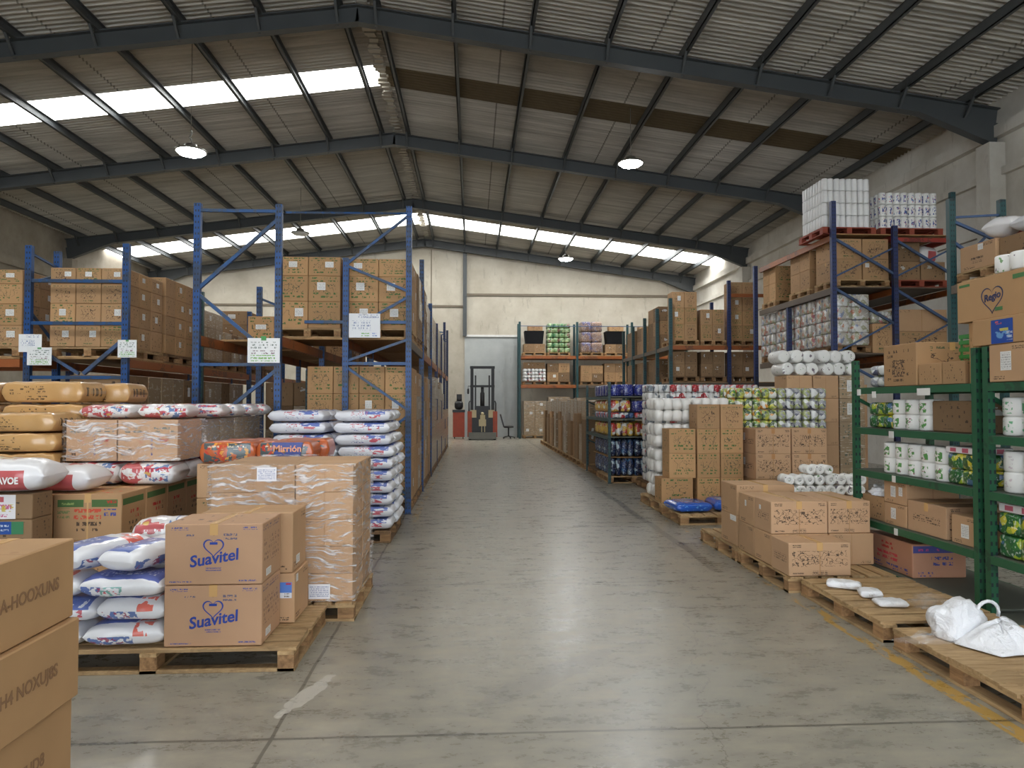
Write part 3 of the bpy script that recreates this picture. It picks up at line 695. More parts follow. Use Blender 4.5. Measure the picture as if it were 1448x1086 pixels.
# ------------------------------------------------------------------ makers: pallets
_pal = {}
def pallet(x0, x1, y0, y1, z0, label, rot=False, mat='wood', group='wooden pallets', full=True, solid=False):
    """deck boards along x on three bearers along y; rot swaps the two"""
    w, d = (x1 - x0, y1 - y0) if not rot else (y1 - y0, x1 - x0)
    key = (round(w, 2), round(d, 2), mat, full, solid)
    loc, rz = ((x0 + x1) / 2, (y0 + y1) / 2, z0), (PI / 2 if rot else 0)
    if key in _pal: return dup(_pal[key], loc, rz, label, group)
    t = empty('wooden_pallet', label, 'pallet', loc, rz, group)
    rr = random.Random(len(_pal))
    m = MB(); n = 7 if not solid else 9
    bw = d / n * (.80 if not solid else .985)
    for k in range(n):
        yc = -d / 2 + d * (k + .5) / n
        m.box(-w / 2 + rr.uniform(-.012, .012), w / 2 + rr.uniform(-.012, .012), yc - bw / 2, yc + bw / 2, .123, .144 - rr.uniform(0, .002))
    m.build('deck', M[mat], t)
    m = MB()
    for x in (-w / 2 + .055, 0, w / 2 - .055): m.box(x - .05, x + .05, -d / 2, d / 2, .102, .1225)
    m.build('bearer_boards', M[mat + '_rot'] if mat + '_rot' in M else M[mat], t)
    m = MB()
    for x in (-w / 2 + .055, 0, w / 2 - .055): m.box(x - .05, x + .05, -d / 2, d / 2, .001, .02)
    for y in (-d / 2 + .045, d / 2 - .045): m.box(-w / 2, w / 2, y - .045, y + .045, .0015, .0195)
    if full: m.build('bottom_boards', M[mat + '_rot'] if mat + '_rot' in M else M[mat], t)
    for x in (-w / 2 + .055, 0, w / 2 - .055):
        for y in (-d / 2 + .065, 0, d / 2 - .065):
            MB().box(x - .05, x + .05, y - .06, y + .06, .0205 if full else .001, .1015).build('block', M['block'] if mat.startswith('wood') and mat != 'wood_red' else M[mat], t)
    _pal[key] = t
    return t

# ------------------------------------------------------------------ makers: sacks
_sack = {}
def sack_mesh(L, W, H, seed, sq=3.0, endp=5, mat=None, fin=True, sag=0.0):
    key = (L, W, H, seed, sq, endp, mat.name, sag)
    if key in _sack: return _sack[key]
    nu, nr = 22, 24; vs, fs = [], []
    for i in range(nu + 1):
        u = -1 + 2 * i / nu
        u = math.copysign(abs(u) ** .75, u)
        e = (1 - abs(u) ** endp)
        hh = H / 2 * max(e, 0) ** .45
        ww = W / 2 * (1 - .10 * abs(u) ** 4)
        if abs(u) > .985: hh = .006 if fin else H * .1
        for k in range(nr):
            t = 2 * PI * k / nr
            c, s = math.cos(t), math.sin(t)
            y = ww * math.copysign(abs(c) ** (2 / sq), c); z = hh * math.copysign(abs(s) ** (2 / sq), s)
            p = Vector((u * L / 2, y, z))
            nz = noise.noise(Vector((p.x * 7, p.y * 7, seed * 9.1 + p.z * 5))) * .035 * H * 4 * .35
            nz2 = noise.noise(Vector((p.x * 20, p.y * 20, seed * 3.3))) * .012
            z2 = z + (nz + nz2) * (1 if z > 0 else .15) * max(e, 0)
            y2 = y + noise.noise(Vector((p.x * 9, seed * 5.7, p.z * 9))) * .014
            vs.append((p.x, y2, z2 - sag * u * u))
    zmin = min(v[2] for v in vs); vs = [(x, y, z - zmin) for x, y, z in vs]
    zmax = max(v[2] for v in vs); f = H / zmax; vs = [(x, y, z * f) for x, y, z in vs]
    for i in range(nu):
        for k in range(nr):
            fs.append((i * nr + k, (i + 1) * nr + k, (i + 1) * nr + (k + 1) % nr, i * nr + (k + 1) % nr))
    fs.append(tuple(range(nr))); fs.append(tuple(nu * nr + k for k in range(nr - 1, -1, -1)))
    me = MB().add(vs, fs, True).mesh('sack'); me.materials.append(mat)
    _sack[key] = me
    return me
def sack(x, y, z, L, W, H, skin, label, group, rz=0., seed=0, sq=3., endp=5, name='filled_sack', cat='sack', fin=True, sag=0.):
    o = mesh_obj(name, sack_mesh(L, W, H - .003, seed, sq, endp, S[skin], fin, sag), None, None, (x, y, z + .001), rz)
    return tag(o, label, cat, group)

# ------------------------------------------------------------------ makers: rolls and packs
def roll_mesh(r, h, mat, axis='z', hole=True, n=22):
    key = ('roll', r, h, mat.name, axis, hole)
    if key in _mm: return _mm[key]
    b = min(r, h) * .16
    prof = [(r * .30, b * .5), (r * .34, 0), (r - b, 0), (r - b * .3, b * .3), (r, b), (r * 1.012, h / 2), (r, h - b), (r - b * .3, h - b * .3), (r - b, h), (r * .34, h), (r * .30, h - b * .5), (r * .28, h * .6), (0, h * .6)] if hole else [(0, 0), (r * .5, b * .08), (r - b * 1.6, b * .25), (r - b * .4, b * .9), (r, b * 2), (r * 1.02, h / 2), (r, h - b * 2), (r - b * .4, h - b * .9), (r - b * 1.6, h - b * .25), (r * .5, h - b * .08), (0, h)]
    c = (0, 0, 0)
    m = MB().lathe(prof, n, c, axis)
    if axis == 'y':
        m.v = [(x, y - h / 2, z + r) for x, y, z in m.v]
    me = m.mesh('roll'); me.materials.append(mat); _mm[key] = me
    return me

def roll_pack(x0, y0, z0, nx, ny, nz, r, h, mat, label, group, rz=0., cat='paper rolls', name='paper_roll_pack', axis='z', hole=True, only_shell=True, band=False):
    """one pack: rolls held together by film, each roll a part"""
    t = empty(name, label, cat, (x0, y0, z0), rz, group)
    me = roll_mesh(r, h, mat, axis, hole)
    for k in range(nz):
        for j in range(ny):
            for i in range(nx):
                if only_shell and 0 < i < nx - 1 and 0 < j < ny - 1 and k < nz - 1: continue
                if axis == 'z': p = ((i + .5) * 2 * r, (j + .5) * 2 * r, k * h)
                else: p = ((i + .5) * 2 * r, (j + .5) * h, k * 2 * r)
                mesh_obj('paper_roll', me, None, t, p)
    return t

def lump(m, c, s, e=4., nu=10, nv=7):
    """a rounded block (superellipsoid)"""
    vs, fs = [], []
    sg = lambda v, p: math.copysign(abs(v) ** p, v)
    for j in range(nv + 1):
        ph = -PI / 2 + PI * j / nv
        for i in range(nu):
            th = 2 * PI * i / nu + PI / nu
            vs.append((c[0] + s[0] / 2 * sg(math.cos(ph), 2 / e) * sg(math.cos(th), 2 / e), c[1] + s[1] / 2 * sg(math.cos(ph), 2 / e) * sg(math.sin(th), 2 / e), c[2] + s[2] / 2 * (1 + sg(math.sin(ph), 2 / e))))
    for j in range(nv):
        for i in range(nu):
            fs.append((j * nu + i, j * nu + (i + 1) % nu, (j + 1) * nu + (i + 1) % nu, (j + 1) * nu + i))
    m.add(vs, fs, True)
def goods_pack(x0, x1, y0, y1, z0, z1, nx, ny, nz, mat, label, group, name='shrink_wrapped_pack', cat='goods pack', e=4., rz=0.):
    """a shrink-wrapped pack: a block of rounded pouches or bottles in one film"""
    w, d, h = x1 - x0 - .006, y1 - y0 - .006, z1 - z0 - .003
    key = ('gp', round(w, 3), round(d, 3), round(h, 3), nx, ny, nz, mat.name, e)
    if key not in _mm:
        m = MB()
        for k in range(nz):
            for j in range(ny):
                for i in range(nx):
                    if 0 < i < nx - 1 and 0 < j < ny - 1 and k < nz - 1: continue
                    lump(m, (-w / 2 + w * (i + .5) / nx, -d / 2 + d * (j + .5) / ny, h * k / nz), (w / nx * 1.02, d / ny * 1.02, h / nz), e)
        me = m.mesh('pack'); me.materials.append(mat); _mm[key] = me
    o = mesh_obj(name, _mm[key], None, None, ((x0 + x1) / 2, (y0 + y1) / 2, z0 + .0015), rz)
    return tag(o, label, cat, group)

def film_wrap(x0, x1, y0, y1, z0, z1, label, mat='film', amp=.012, seed=1):
    """a wrinkled sheet of stretch film wound round a load"""
    vs, fs = [], []
    per = []
    N = 18
    for (a, b) in (((x0, y0), (x1, y0)), ((x1, y0), (x1, y1)), ((x1, y1), (x0, y1)), ((x0, y1), (x0, y0))):
        for i in range(N): per.append((a[0] + (b[0] - a[0]) * i / N, a[1] + (b[1] - a[1]) * i / N))
    Z = 26; cx, cy = (x0 + x1) / 2, (y0 + y1) / 2
    for k in range(Z + 1):
        z = z0 + (z1 - z0) * k / Z
        for (x, y) in per:
            q = noise.noise(Vector((x * 4, y * 4 + z * 9, seed + z * 3))) * amp + amp * 1.1
            dx = 1 if x > x1 - 1e-4 else (-1 if x < x0 + 1e-4 else 0); dy = 1 if y > y1 - 1e-4 else (-1 if y < y0 + 1e-4 else 0)
            vs.append((x + dx * q, y + dy * q, z))
    n = len(per)
    for k in range(Z):
        for i in range(n): fs.append((k * n + i, k * n + (i + 1) % n, (k + 1) * n + (i + 1) % n, (k + 1) * n + i))
    o = MB().add(vs, fs, True).build('stretch_film', M[mat])
    return tag(o, label, 'film')

# ================================================================== PLACEMENTS
# ------------------------------------------------------------------ racks
def upright(t, x, y, h, mat, w=.085, dp=.07, z0=0.):
    m = MB()
    m.box(-w / 2, w / 2, -dp / 2, -dp / 2 + .004, z0, h); m.box(-w / 2, -w / 2 + .004, -dp / 2 + .0041, dp / 2, z0, h); m.box(w / 2 - .004, w / 2, -dp / 2 + .0041, dp / 2, z0, h)
    u = m.build('upright', mat, t, (x, y, 0))
    MB().box(-w / 2 - .02, w / 2 + .02, -dp / 2 - .02, -dp / 2 - .0005, z0 + .0005, z0 + .008).box(-w / 2 + .005, w / 2 - .005, -dp / 2 + .005, dp / 2 + .02, z0 + .0005, z0 + .008).build('base_plate', mat, u)
    return u
def brace(t, a, b, mat, w=.038, name='brace'): return MB().bar(a, b, w).build(name, mat, t)
def beam(t, x0, x1, y0, y1, z0, z1, mat): return MB().box(x0, x1, y0, y1, z0, z1).build('load_beam', mat, t)
def deck(t, x0, x1, y0, y1, z0, z1, mat=None): return MB().box(x0, x1, y0, y1, z0, z1).build('deck_panel', mat or M['ply'], t)

B, BR = M['blue'], M['brace']
# rack beside the aisle
t = empty('pallet_rack', 'blue pallet rack along the aisle behind the white sack stack', 'rack', (-1.42, 10.7, 0)); T = -Vector((-1.42, 10.7, 0))
def at_origin(t):
    """parts of a rack are modelled in world metres; shift them under the rack's own base point"""
    for c in t.children: c.location = Vector(c.location) - Vector(t.location)
upright(t, -.955, 10.7, 4.61, B); upright(t, -1.89, 10.7, 3.82, B)
for (a, b) in (((-.97, 10.7, 4.47), (-1.87, 10.7, 3.74)), ((-1.87, 10.7, 3.70), (-.97, 10.7, 3.33)), ((-.97, 10.7, 3.24), (-1.87, 10.7, 2.72)), ((-.97, 10.7, 2.60), (-1.87, 10.7, 2.28)), ((-1.87, 10.7, 2.18), (-.97, 10.7, 1.55)), ((-.97, 10.7, 1.45), (-1.87, 10.7, .8)), ((-1.87, 10.7, .7), (-.97, 10.7, .3))): brace(t, a, b, BR)
for z in (2.86, 2.24, .25): brace(t, (-1.87, 10.7, z), (-.97, 10.7, z), BR, .045)
brace(t, (-2.46, 9.44, 4.16), (-.99, 10.68, 4.50), BR, .026, 'tie_bar')
brace(t, (-2.50, 10.72, 2.86), (-1.92, 10.72, 2.86), BR, .045)
for k in range(1, 7):
    y = 10.7 + 2.7 * k; h = (4.35, 3.9, 3.75, 3.7, 4.4, 4.4)[k - 1]
    upright(t, -.955, y, h, B if k < 3 else M['navy']); upright(t, -1.89, y, h, B if k < 3 else M['navy'])
    brace(t, (-1.87, y, h - .25), (-.97, y, h - .35), BR); brace(t, (-1.87, y, h - .8), (-.97, y, h - .4), BR)
for k in range(6):
    y0, y1 = 10.75 + 2.7 * k, 10.7 + 2.7 * (k + 1) - .05
    beam(t, -.98, -.93, y0, y1, 2.48, 2.60, M['orange'] if k else M['steelbeam']); beam(t, -1.91, -1.86, y0, y1, 2.48, 2.60, M['orange'])
    deck(t, -1.93, -.93, y0, y1, 2.602, 2.63)
deck(t, -2.96, -1.935, 10.75, 12.03, 2.602, 2.63)
at_origin(t)
# rack behind the wrapped loads
t = empty('pallet_rack', 'tall blue rack frame with a green-lettered sign on its right post', 'rack', (-3.05, 9.4, 0))
upright(t, -3.57, 9.4, 4.25, B); upright(t, -2.53, 9.4, 4.25, B)
for (a, b) in (((-2.55, 9.4, 4.05), (-3.55, 9.4, 3.14)), ((-3.55, 9.4, 3.06), (-2.55, 9.4, 2.22)), ((-2.55, 9.4, 2.08), (-3.55, 9.4, 1.25)), ((-3.55, 9.4, 1.15), (-2.55, 9.4, .4))): brace(t, a, b, BR, .045)
for z in (4.16, 2.15, .25): brace(t, (-3.55, 9.4, z), (-2.55, 9.4, z), BR, .04)
for k in range(1, 5):
    y = 9.4 + 2.7 * k; h = 3.6
    upright(t, -3.57, y, h, B); upright(t, -2.53, y, h, B); brace(t, (-3.55, y, h - .2), (-2.55, y, h - .6), BR)
for k in range(4):
    y0, y1 = 9.45 + 2.7 * k, 9.35 + 2.7 * (k + 1)
    beam(t, -2.56, -2.51, y0, y1, 2.40, 2.53, M['orange']); beam(t, -3.59, -3.54, y0, y1, 2.40, 2.53, M['orange'])
    if k > 0: deck(t, -3.6, -2.5 if k > 1 else -3.04, y0, y1, 2.532, 2.56)
deck(t, -3.6, -2.62, 10.35, 11.9, 2.532, 2.56)
upright(t, -2.75, 12.10, 2.2, M['teal'])
at_origin(t)
# rack on the far left
t = empty('pallet_rack', 'blue rack on the far left with white paper signs hanging at its deck', 'rack', (-5.4, 10, 0))
upright(t, -6.04, 10, 3.80, B); upright(t, -4.75, 10, 3.84, B); upright(t, -6.04, 10.66, 3.86, B)
for z in (3.32, 2.74, 2.0): brace(t, (-6.0, 10, z), (-4.79, 10, z), BR, .045)
brace(t, (-5.95, 10, 2.42), (-5.36, 10, 2.05), M['navybrace'], .04); brace(t, (-5.3, 10, 2.05), (-4.80, 10, 2.50), M['navybrace'], .05)
brace(t, (-6.04, 10.03, 3.70), (-6.04, 10.63, 3.62), BR, .03); brace(t, (-6.04, 10.03, 3.3), (-6.04, 10.63, 3.5), BR, .03); brace(t, (-6.04, 10.03, 2.9), (-6.04, 10.63, 2.5), BR, .03)
for k in range(1, 5):
    y = 10 + 2.7 * k
    upright(t, -4.75, y, 3.6, M['teal'] if k == 1 else B); upright(t, -6.04, y, 3.6, B)
for k in range(4):
    y0, y1 = 10.05 + 2.7 * k, 9.95 + 2.7 * (k + 1)
    beam(t, -4.79, -4.73, y0, y1, 2.14, 2.25, M['orange']); beam(t, -6.07, -6.01, y0, y1, 2.14, 2.25, M['orange'])
    deck(t, -6.0, -4.8, y0, y1, 2.255, 2.28)
at_origin(t)
t = empty('pallet_rack', 'rack against the left edge holding cartons beside the blue far-left rack', 'rack', (-6.8, 10, 0))
upright(t, -7.6, 10, 3.0, M['navy']); upright(t, -6.2, 11.3, 3.0, M['navy'])
for y in (10.05, 11.25): beam(t, -7.6, -6.16, y - .03, y + .03, 2.14, 2.25, M['orange'])
deck(t, -7.6, -6.16, 10.02, 11.28, 2.255, 2.28)
at_origin(t)

# signs on the racks
def sign(x0, x1, y, z0, z1, mat, label, clip=None):
    w, h = x1 - x0, z1 - z0
    o = mesh_obj('paper_sign', carton_mesh(w, .006, h, 0, mat), None, None, ((x0 + x1) / 2, y, z0))
    tag(o, label, 'sign', 'paper signs on the racks')
    if clip: MB().box(-.03, .03, -.012, -.004, h - .02, h + .025).build('clip', clip, o)
cl_g = simple('green_clip', lin(70, 150, 80), .5); cl_w = simple('white_clip', (.6, .6, .58), .5)
sign(-2.90, -2.49, 9.33, 2.17, 2.49, M['sign_green'], 'white sign with green writing on the tall blue rack post', cl_g)
sign(-1.83, -1.37, 10.62, 2.62, 2.98, M['sign_blue'], 'large white sign with faint blue writing on the aisle rack frame', cl_w)
sign(-6.12, -5.82, 9.93, 2.34, 2.58, M['sign_blue'], 'white sign with dark writing, upper of the overlapping pair on far-left rack')
sign(-5.99, -5.67, 9.90, 2.16, 2.40, M['sign_green'], 'white sign with green foot, lower of the overlapping pair on far-left rack')
sign(-4.82, -4.57, 9.93, 2.27, 2.51, M['sign_green'], 'small white sign on the right post of the far-left blue rack')

# ------------------------------------------------------------------ foreground cartons at the left edge
fg_brown = simple('brown_stamp_ink', lin(142, 108, 78), .8)
for k, (dx, zb, zt, s) in enumerate(((0, 0.0, .352, 'HL-5 NOXHD8'), (.025, .354, .70, 'HR-EH4 NOXUJ8S'), (0, .702, 1.048, 'H-E LA A-HOOXUNS'))):
    lb = ('plain brown carton on the floor at the bottom of the foreground stack', 'plain brown carton jutting out in the middle of the foreground stack', 'plain brown carton topping the foreground stack')[k]
    o = carton(-2.30 + dx, -1.77 + dx, 2.60, 3.30, zb, zt, 'bare', lb, 'plain cartons stacked in the foreground', 'Y', (), (0.0, -.008, .006)[k], .006)
    lettering(o, o['dims'], 'R', .40, .50, s, .064, fg_brown, 0, 0, .0012, 'stamped_lettering', 1.15)
# ------------------------------------------------------------------ front pallet: softener cartons and detergent sacks
pallet(-2.85, -1.09, 4.48, 5.42, 0, 'wooden pallet under the softener cartons and detergent sacks', False, 'wood')
inkblue = simple('blue_carton_ink', lin(34, 62, 150), .6)
small_print = printed('small_blue_print', lin(188, 150, 118), .7, [({0: (0, 1), 1: (0, 1)}, BLUE, 'text', 26, 2, .38)], var=0)
ink_block = printed('dark_block_print', CARD, .7, [({0: (0, 1), 1: (.45, 1)}, INK, 'text', 12, 2, .35), ({0: (.1, .9), 1: (0, .4)}, INK, 'text', 16, 4, .5)], var=0)
ink_figure = printed('dark_figure_print', lin(172, 136, 98), .7, [({0: (0, 1), 1: (.3, .95)}, INK, 'doodle', 5, 5, .05), ({0: (.1, .9), 1: (.05, .3)}, INK, 'text', 9, 5, .4)], var=0)
for k in range(2):
    z0 = .147 + .378 * k
    o = carton(-1.90, -1.30, 4.52, 4.95, z0, z0 + .376, 'soft', ('softener carton with blue heart logo, lower of the front pair', 'softener carton with blue heart logo, upper of the front pair')[k], 'softener cartons with blue heart logo', 'Y', [('R', .2, .45, .08, .2)], 0, .005)
    D = o['dims']
    lettering(o, D, 'F', .50, .43, 'Suavitel', .098, inkblue, .16, .2, .0022)
    heart(o, D, 'F', .50, .62, .068, inkblue)
    decal(o, D, 'F', .46, .54, .66, .70, inkblue, 'printed_ribbon')
    decal(o, D, 'F', .42, .58, .22, .29, small_print, 'printed_small_print')
bl = printed('label_blue_white', (.78, .8, .84), .4, [({0: (0, 1), 1: (.34, 1)}, lin(30, 110, 210), 'solid'), ({0: (.5, .95), 1: (.84, .96)}, lin(200, 50, 60), 'solid'), ({0: (.35, .8), 1: (.06, .3)}, INK, 'text', 14, 5, .4)], var=0)
o = carton(-1.83, -1.21, 4.97, 5.38, .147, .485, 'plain', 'carton with a blue and white label behind the lower softener carton', None, 'Y', [('R', .1, .22, .8, .95)], 0, .005)
decal(o, o['dims'], 'F', .84, .97, .5, .82, bl, 'paper_label', 'blue and white shipping label')
o = carton(-1.85, -1.225, 4.97, 5.36, .487, .90, 'plain', 'taller plain carton behind the upper softener carton', None, 'Y', [('R', .25, .5, .1, .24)], 0, .005)
for (i, x, y, z, L, W, H, rz, sk, lb) in (
    (0, -2.14, 4.66, .146, .48, .30, .148, .02, 'detergent', 'white detergent sack with orange mark, bottom of the front sack pile'),
    (1, -2.62, 4.66, .146, .46, .30, .145, 0, 'detergent', 'white detergent sack at pile bottom, partly behind the foreground cartons'),
    (2, -2.10, 4.68, .296, .42, .32, .148, -.05, 'detergent', 'white detergent sack in the second layer beside the softener carton'),
    (3, -2.53, 4.67, .296, .44, .32, .146, .04, 'whiteblue', 'mostly white detergent sack in the second layer behind foreground cartons'),
    (4, -2.155, 4.66, .446, .50, .34, .15, -.04, 'detergent2', 'detergent sack with a wide blue back in the third layer'),
    (5, -2.64, 4.68, .446, .46, .34, .148, 0, 'detergent', 'detergent sack at the left end of the third layer'),
    (6, -2.09, 4.80, .598, .62, .28, .165, 1.25, 'detergent', 'detergent sack lying end-on in the top layer beside softener carton'),
    (7, -2.43, 4.84, .598, .62, .31, .17, 1.2, 'detergent', 'detergent sack lying end-on in the top layer by the foreground cartons'),
    (8, -2.16, 5.30, .596, .50, .30, .24, .12, 'petfood', 'cream printed bag resting behind the top detergent sacks')):
    sack(x, y, z, L, W, H, sk, lb, 'detergent sacks on the front pallet', rz, i + 1, 2.8, 6, fin=True)
for i, (x, z) in enumerate(((-2.14, .146), (-2.62, .146), (-2.14, .296), (-2.62, .296), (-2.14, .446))):
    sack(x, 5.12, z, .46, .34, .148, 'detergent', 'white detergent sack in the hidden back row of the front pile', 'back row of detergent sacks', 0, i + 21, 2.8, 6)

# ------------------------------------------------------------------ wrapped carton load
pallet(-1.99, -.89, 5.47, 6.5, 0, 'wooden pallet under the film-wrapped plain cartons', True)
for k in range(5):
    z0 = .147 + .206 * k
    row = rowname(k, 5)
    for nm, x0, x1 in (('left', -1.975, -1.345), ('right', -1.345, -.905)):
        carton(x0, x1, 5.50, 5.98, z0, z0 + .206, 'plain', 'plain carton under film, %s row, %s column, behind the softener cartons' % (row, nm), 'film-wrapped plain cartons', None, (), 0, .004)
    carton(-1.44, -.905, 5.98, 6.44, z0, z0 + .206, 'plain', 'plain carton under film, %s row, aisle side at the back' % row, 'film-wrapped plain cartons')
    if k == 4: carton(-1.975, -1.44, 5.98, 6.44, z0, z0 + .206, 'plain', 'plain carton under film, top row, back corner away from aisle', 'film-wrapped plain cartons')
FW = film_wrap(-1.98, -.90, 5.495, 6.45, .15, 1.19, 'clear stretch film round the plain cartons behind the softener boxes', 'film', .012, 1)
def sheet_label(x0, x1, y, z0, z1, mat, lb): tag(mesh_obj('paper_label', carton_mesh(x1 - x0, .003, z1 - z0, 0, mat), None, FW, ((x0 + x1) / 2, y, z0)), lb)
lab2 = printed('label_delivery_note', (.80, .80, .84), .5, [({0: (.06, .94), 1: (.1, .9)}, lin(130, 140, 180), 'text', 18, 8, .45)], var=.02, namt=.02)
sheet_label(-1.62, -1.475, 5.464, 1.06, 1.165, lab2, 'white delivery note, upper one')
sheet_label(-1.23, -1.07, 5.464, .175, .285, lab2, 'white delivery note, lower one')

# ------------------------------------------------------------------ orange pet-food bags on the load behind
pallet(-2.56, -1.42, 6.62, 7.65, 0, 'wooden pallet of the load carrying orange pet-food bags', True)
stack(-2.52, 6.66, .147, 2, 2, 3, .53, .48, .316, ['mixed', 'plain'], 'carton', 'under the orange pet-food bags', 'cartons under the orange bags')
for i, (x, y, L, lb) in enumerate(((-2.24, 6.82, .50, 'orange pet-food bag with teal print, left of the front pair'), (-1.73, 6.84, .52, 'orange pet-food bag with blue panel, right of the front pair'),
                                   (-2.2, 7.22, .50, 'orange pet-food bag behind the left one of the pair'), (-1.66, 7.22, .52, 'orange pet-food bag in clear film behind the right one'))):
    o = sack(x, y, 1.097, L, .36, .21, 'orange', lb, 'orange pet-food bags', 0, i + 31, 9, 16, fin=False)
    if i == 1:
        bp = MB(); bp.add([(-.08, -.186, .03), (.14, -.186, .03), (.17, -.186, .19), (-.11, -.186, .19), (-.08, -.18, .03), (.14, -.18, .03), (.17, -.18, .19), (-.11, -.18, .19)], [(0, 1, 2, 3), (7, 6, 5, 4), (0, 4, 5, 1), (1, 5, 6, 2), (2, 6, 7, 3), (3, 7, 4, 0)])
        bp.build('printed_panel', simple('bag_blue_panel', lin(44, 62, 140), .35), o)
        me = text_mesh('Mirrión', .085, 0, .002); me.transform(Matrix.Translation((.03, -.189, .13)) @ Matrix.Rotation(PI / 2, 4, 'X'))
        mesh_obj('printed_lettering', me, simple('bag_lettering', lin(230, 160, 120), .4), o)

# ------------------------------------------------------------------ left group: green-banded cartons, pet-food sacks, wrapped cartons
pallet(-3.98, -3.44, 6.0, 6.46, 0, 'small wooden pallet under the green-banded cartons by the left edge', True)
for i, y in enumerate((6.0, 7.05, 8.1)): pallet(-3.43, -2.86, y, y + 1.0, 0, 'wooden pallet under the green-banded cartons, %s back' % ORD[i], True)
stack(-3.42 - .55, 6.02, .147, 2, 7, 2, .55, .44, .379, ['green'], 'carton with green bands', 'left group', 'green-banded cartons', tp='Y', bev=.005, skip=lambda i, j, k: i == 0 and j > 0)
n = 0
for x in (-3.43, -2.93): sack(x, 7.18, .907, .46, .40, .213, 'petfood', 'pet-food sack hidden under the middle of the wrapped cartons', 'hidden pet-food sacks', 0, 49, 3.5, 7, fin=False)
for j, y in enumerate((6.76, 7.66, 8.1, 8.54, 8.96)):
    for x in ((-3.43, -2.93) if j == 0 else (-2.93,)):
        lb = 'red and blue pet-food sack below the wrapped cartons, %s' % (('%s across the front' % ORD[(-3.43, -2.93).index(x)]) if j == 0 else '%s back along the aisle side' % ORD[j])
        sack(x, y, .907, .49, .41, .215, 'petfood', lb, 'pet-food sacks under the wrapped cartons', 0, 41 + n, 3.5, 7, fin=False); n += 1
carton(-3.66, -3.21, 6.62, 7.2, 1.125, 1.50, 'film_front', 'wrapped carton with red and green marks, left half of the big wrapped pair', 'wrapped cartons with colour marks')
carton(-3.205, -2.67, 6.62, 7.2, 1.125, 1.50, 'film_front', 'wrapped carton with blue strip, right half of the big wrapped pair', 'wrapped cartons with colour marks')
for j in range(4): carton(-3.2, -2.68, 7.25 + .48 * j, 7.72 + .48 * j, 1.125, 1.49, 'wrapped', 'film-dulled carton, %s back behind the big wrapped pair' % ORD[j], 'film-dulled cartons in the left group')
film_wrap(-3.665, -2.665, 6.615, 7.205, 1.127, 1.5, 'stretch film round the cartons with red and green marks', 'film', .012, 5)
film_wrap(-3.205, -2.675, 7.245, 9.18, 1.127, 1.5, 'stretch film round the dull cartons behind the red and green marked ones', 'film', .010, 6)
n = 0
for j, y in enumerate((6.9, 7.4, 7.9, 8.4, 8.9)):
    for i, x in enumerate((-3.36 if j == 0 else -3.2, -2.86 if j == 0 else -2.73)):
        sack(x, y, 1.502, .46 if i == 0 else .44, .44, .145, 'petfood', 'pet-food sack on top of wrapped cartons, %s back, %s column' % (ORD[j], ('left', 'right')[i]), 'pet-food sacks on the wrapped cartons', (0, .1)[i], 61 + n, 3, 6, fin=False); n += 1
# cartons and red-panel sacks against the left edge
LC = stack(-4.20, 5.60, .0, 2, 1, 5, .435, .27, .192, ['mixed', 'shaded'], 'low carton', 'under the red-panel sacks', 'low cartons under the red-panel sacks')
bm_ = printed('label_pink_snack', (.76, .74, .76), .3, [({0: (.35, .7), 1: (.7, .92)}, lin(180, 50, 60), 'solid'), ({0: (.2, .9), 1: (.3, .62)}, lin(190, 60, 120), 'text', 12, 3, .36), ({0: (.65, .95), 1: (.3, .6)}, lin(200, 180, 60), 'blotch', 8, 6, .5), ({0: (.3, .8), 1: (.08, .26)}, lin(190, 60, 120), 'text', 14, 4, .4)], var=0)
BM1 = bm_
bm2 = printed('label_blue_green', lin(34, 76, 150), .4, [({0: (.72, 1), 1: (0, 1)}, lin(60, 130, 70), 'solid'), ({0: (.03, .16), 1: (.2, .8)}, (.7, .72, .74), 'solid'), ({0: (.3, .66), 1: (.25, .75)}, (.6, .65, .75), 'text', 10, 2, .4)], var=0)
for o in LC:
    if 'fourth row' in o['label'] or 'top row' in o['label']:
        if 'second from left' in o['label']:
            if 'top row' in o['label']: decal(o, o['dims'], 'F', .04, .72, .02, .98, BM1, 'printed_wrapper', 'white wrapper sheet with pink lettering')
            else: decal(o, o['dims'], 'F', .12, .86, .42, .92, bm2, 'printed_strip', 'blue and green printed strip')
RS = sack(-3.64, 5.76, .963, .78, .42, .27, 'redwhite', 'big white sack with a red panel on the low cartons', 'red-panel sacks', .05, 81, 2.6, 5)
me = text_mesh('m:XAVOE', .07, 0, .0025); me.transform(Matrix.Translation((.10, -.224, .10)) @ Matrix.Rotation(PI / 2, 4, 'X') @ Matrix.Scale(.82, 4, (1, 0, 0)))
mesh_obj('printed_lettering', me, simple('sack_white_lettering', (.78, .77, .75), .4), RS)
sack(-3.50, 6.24, .907, .72, .40, .235, 'redwhite', 'white sack with red corner behind the big red-panel sack', 'red-panel sacks', -.04, 82, 2.6, 5)
sack(-4.38, 5.76, .963, .60, .42, .25, 'redwhite', 'white and red sack at the left end of the low cartons', 'red-panel sacks', 0, 83, 2.6, 5)
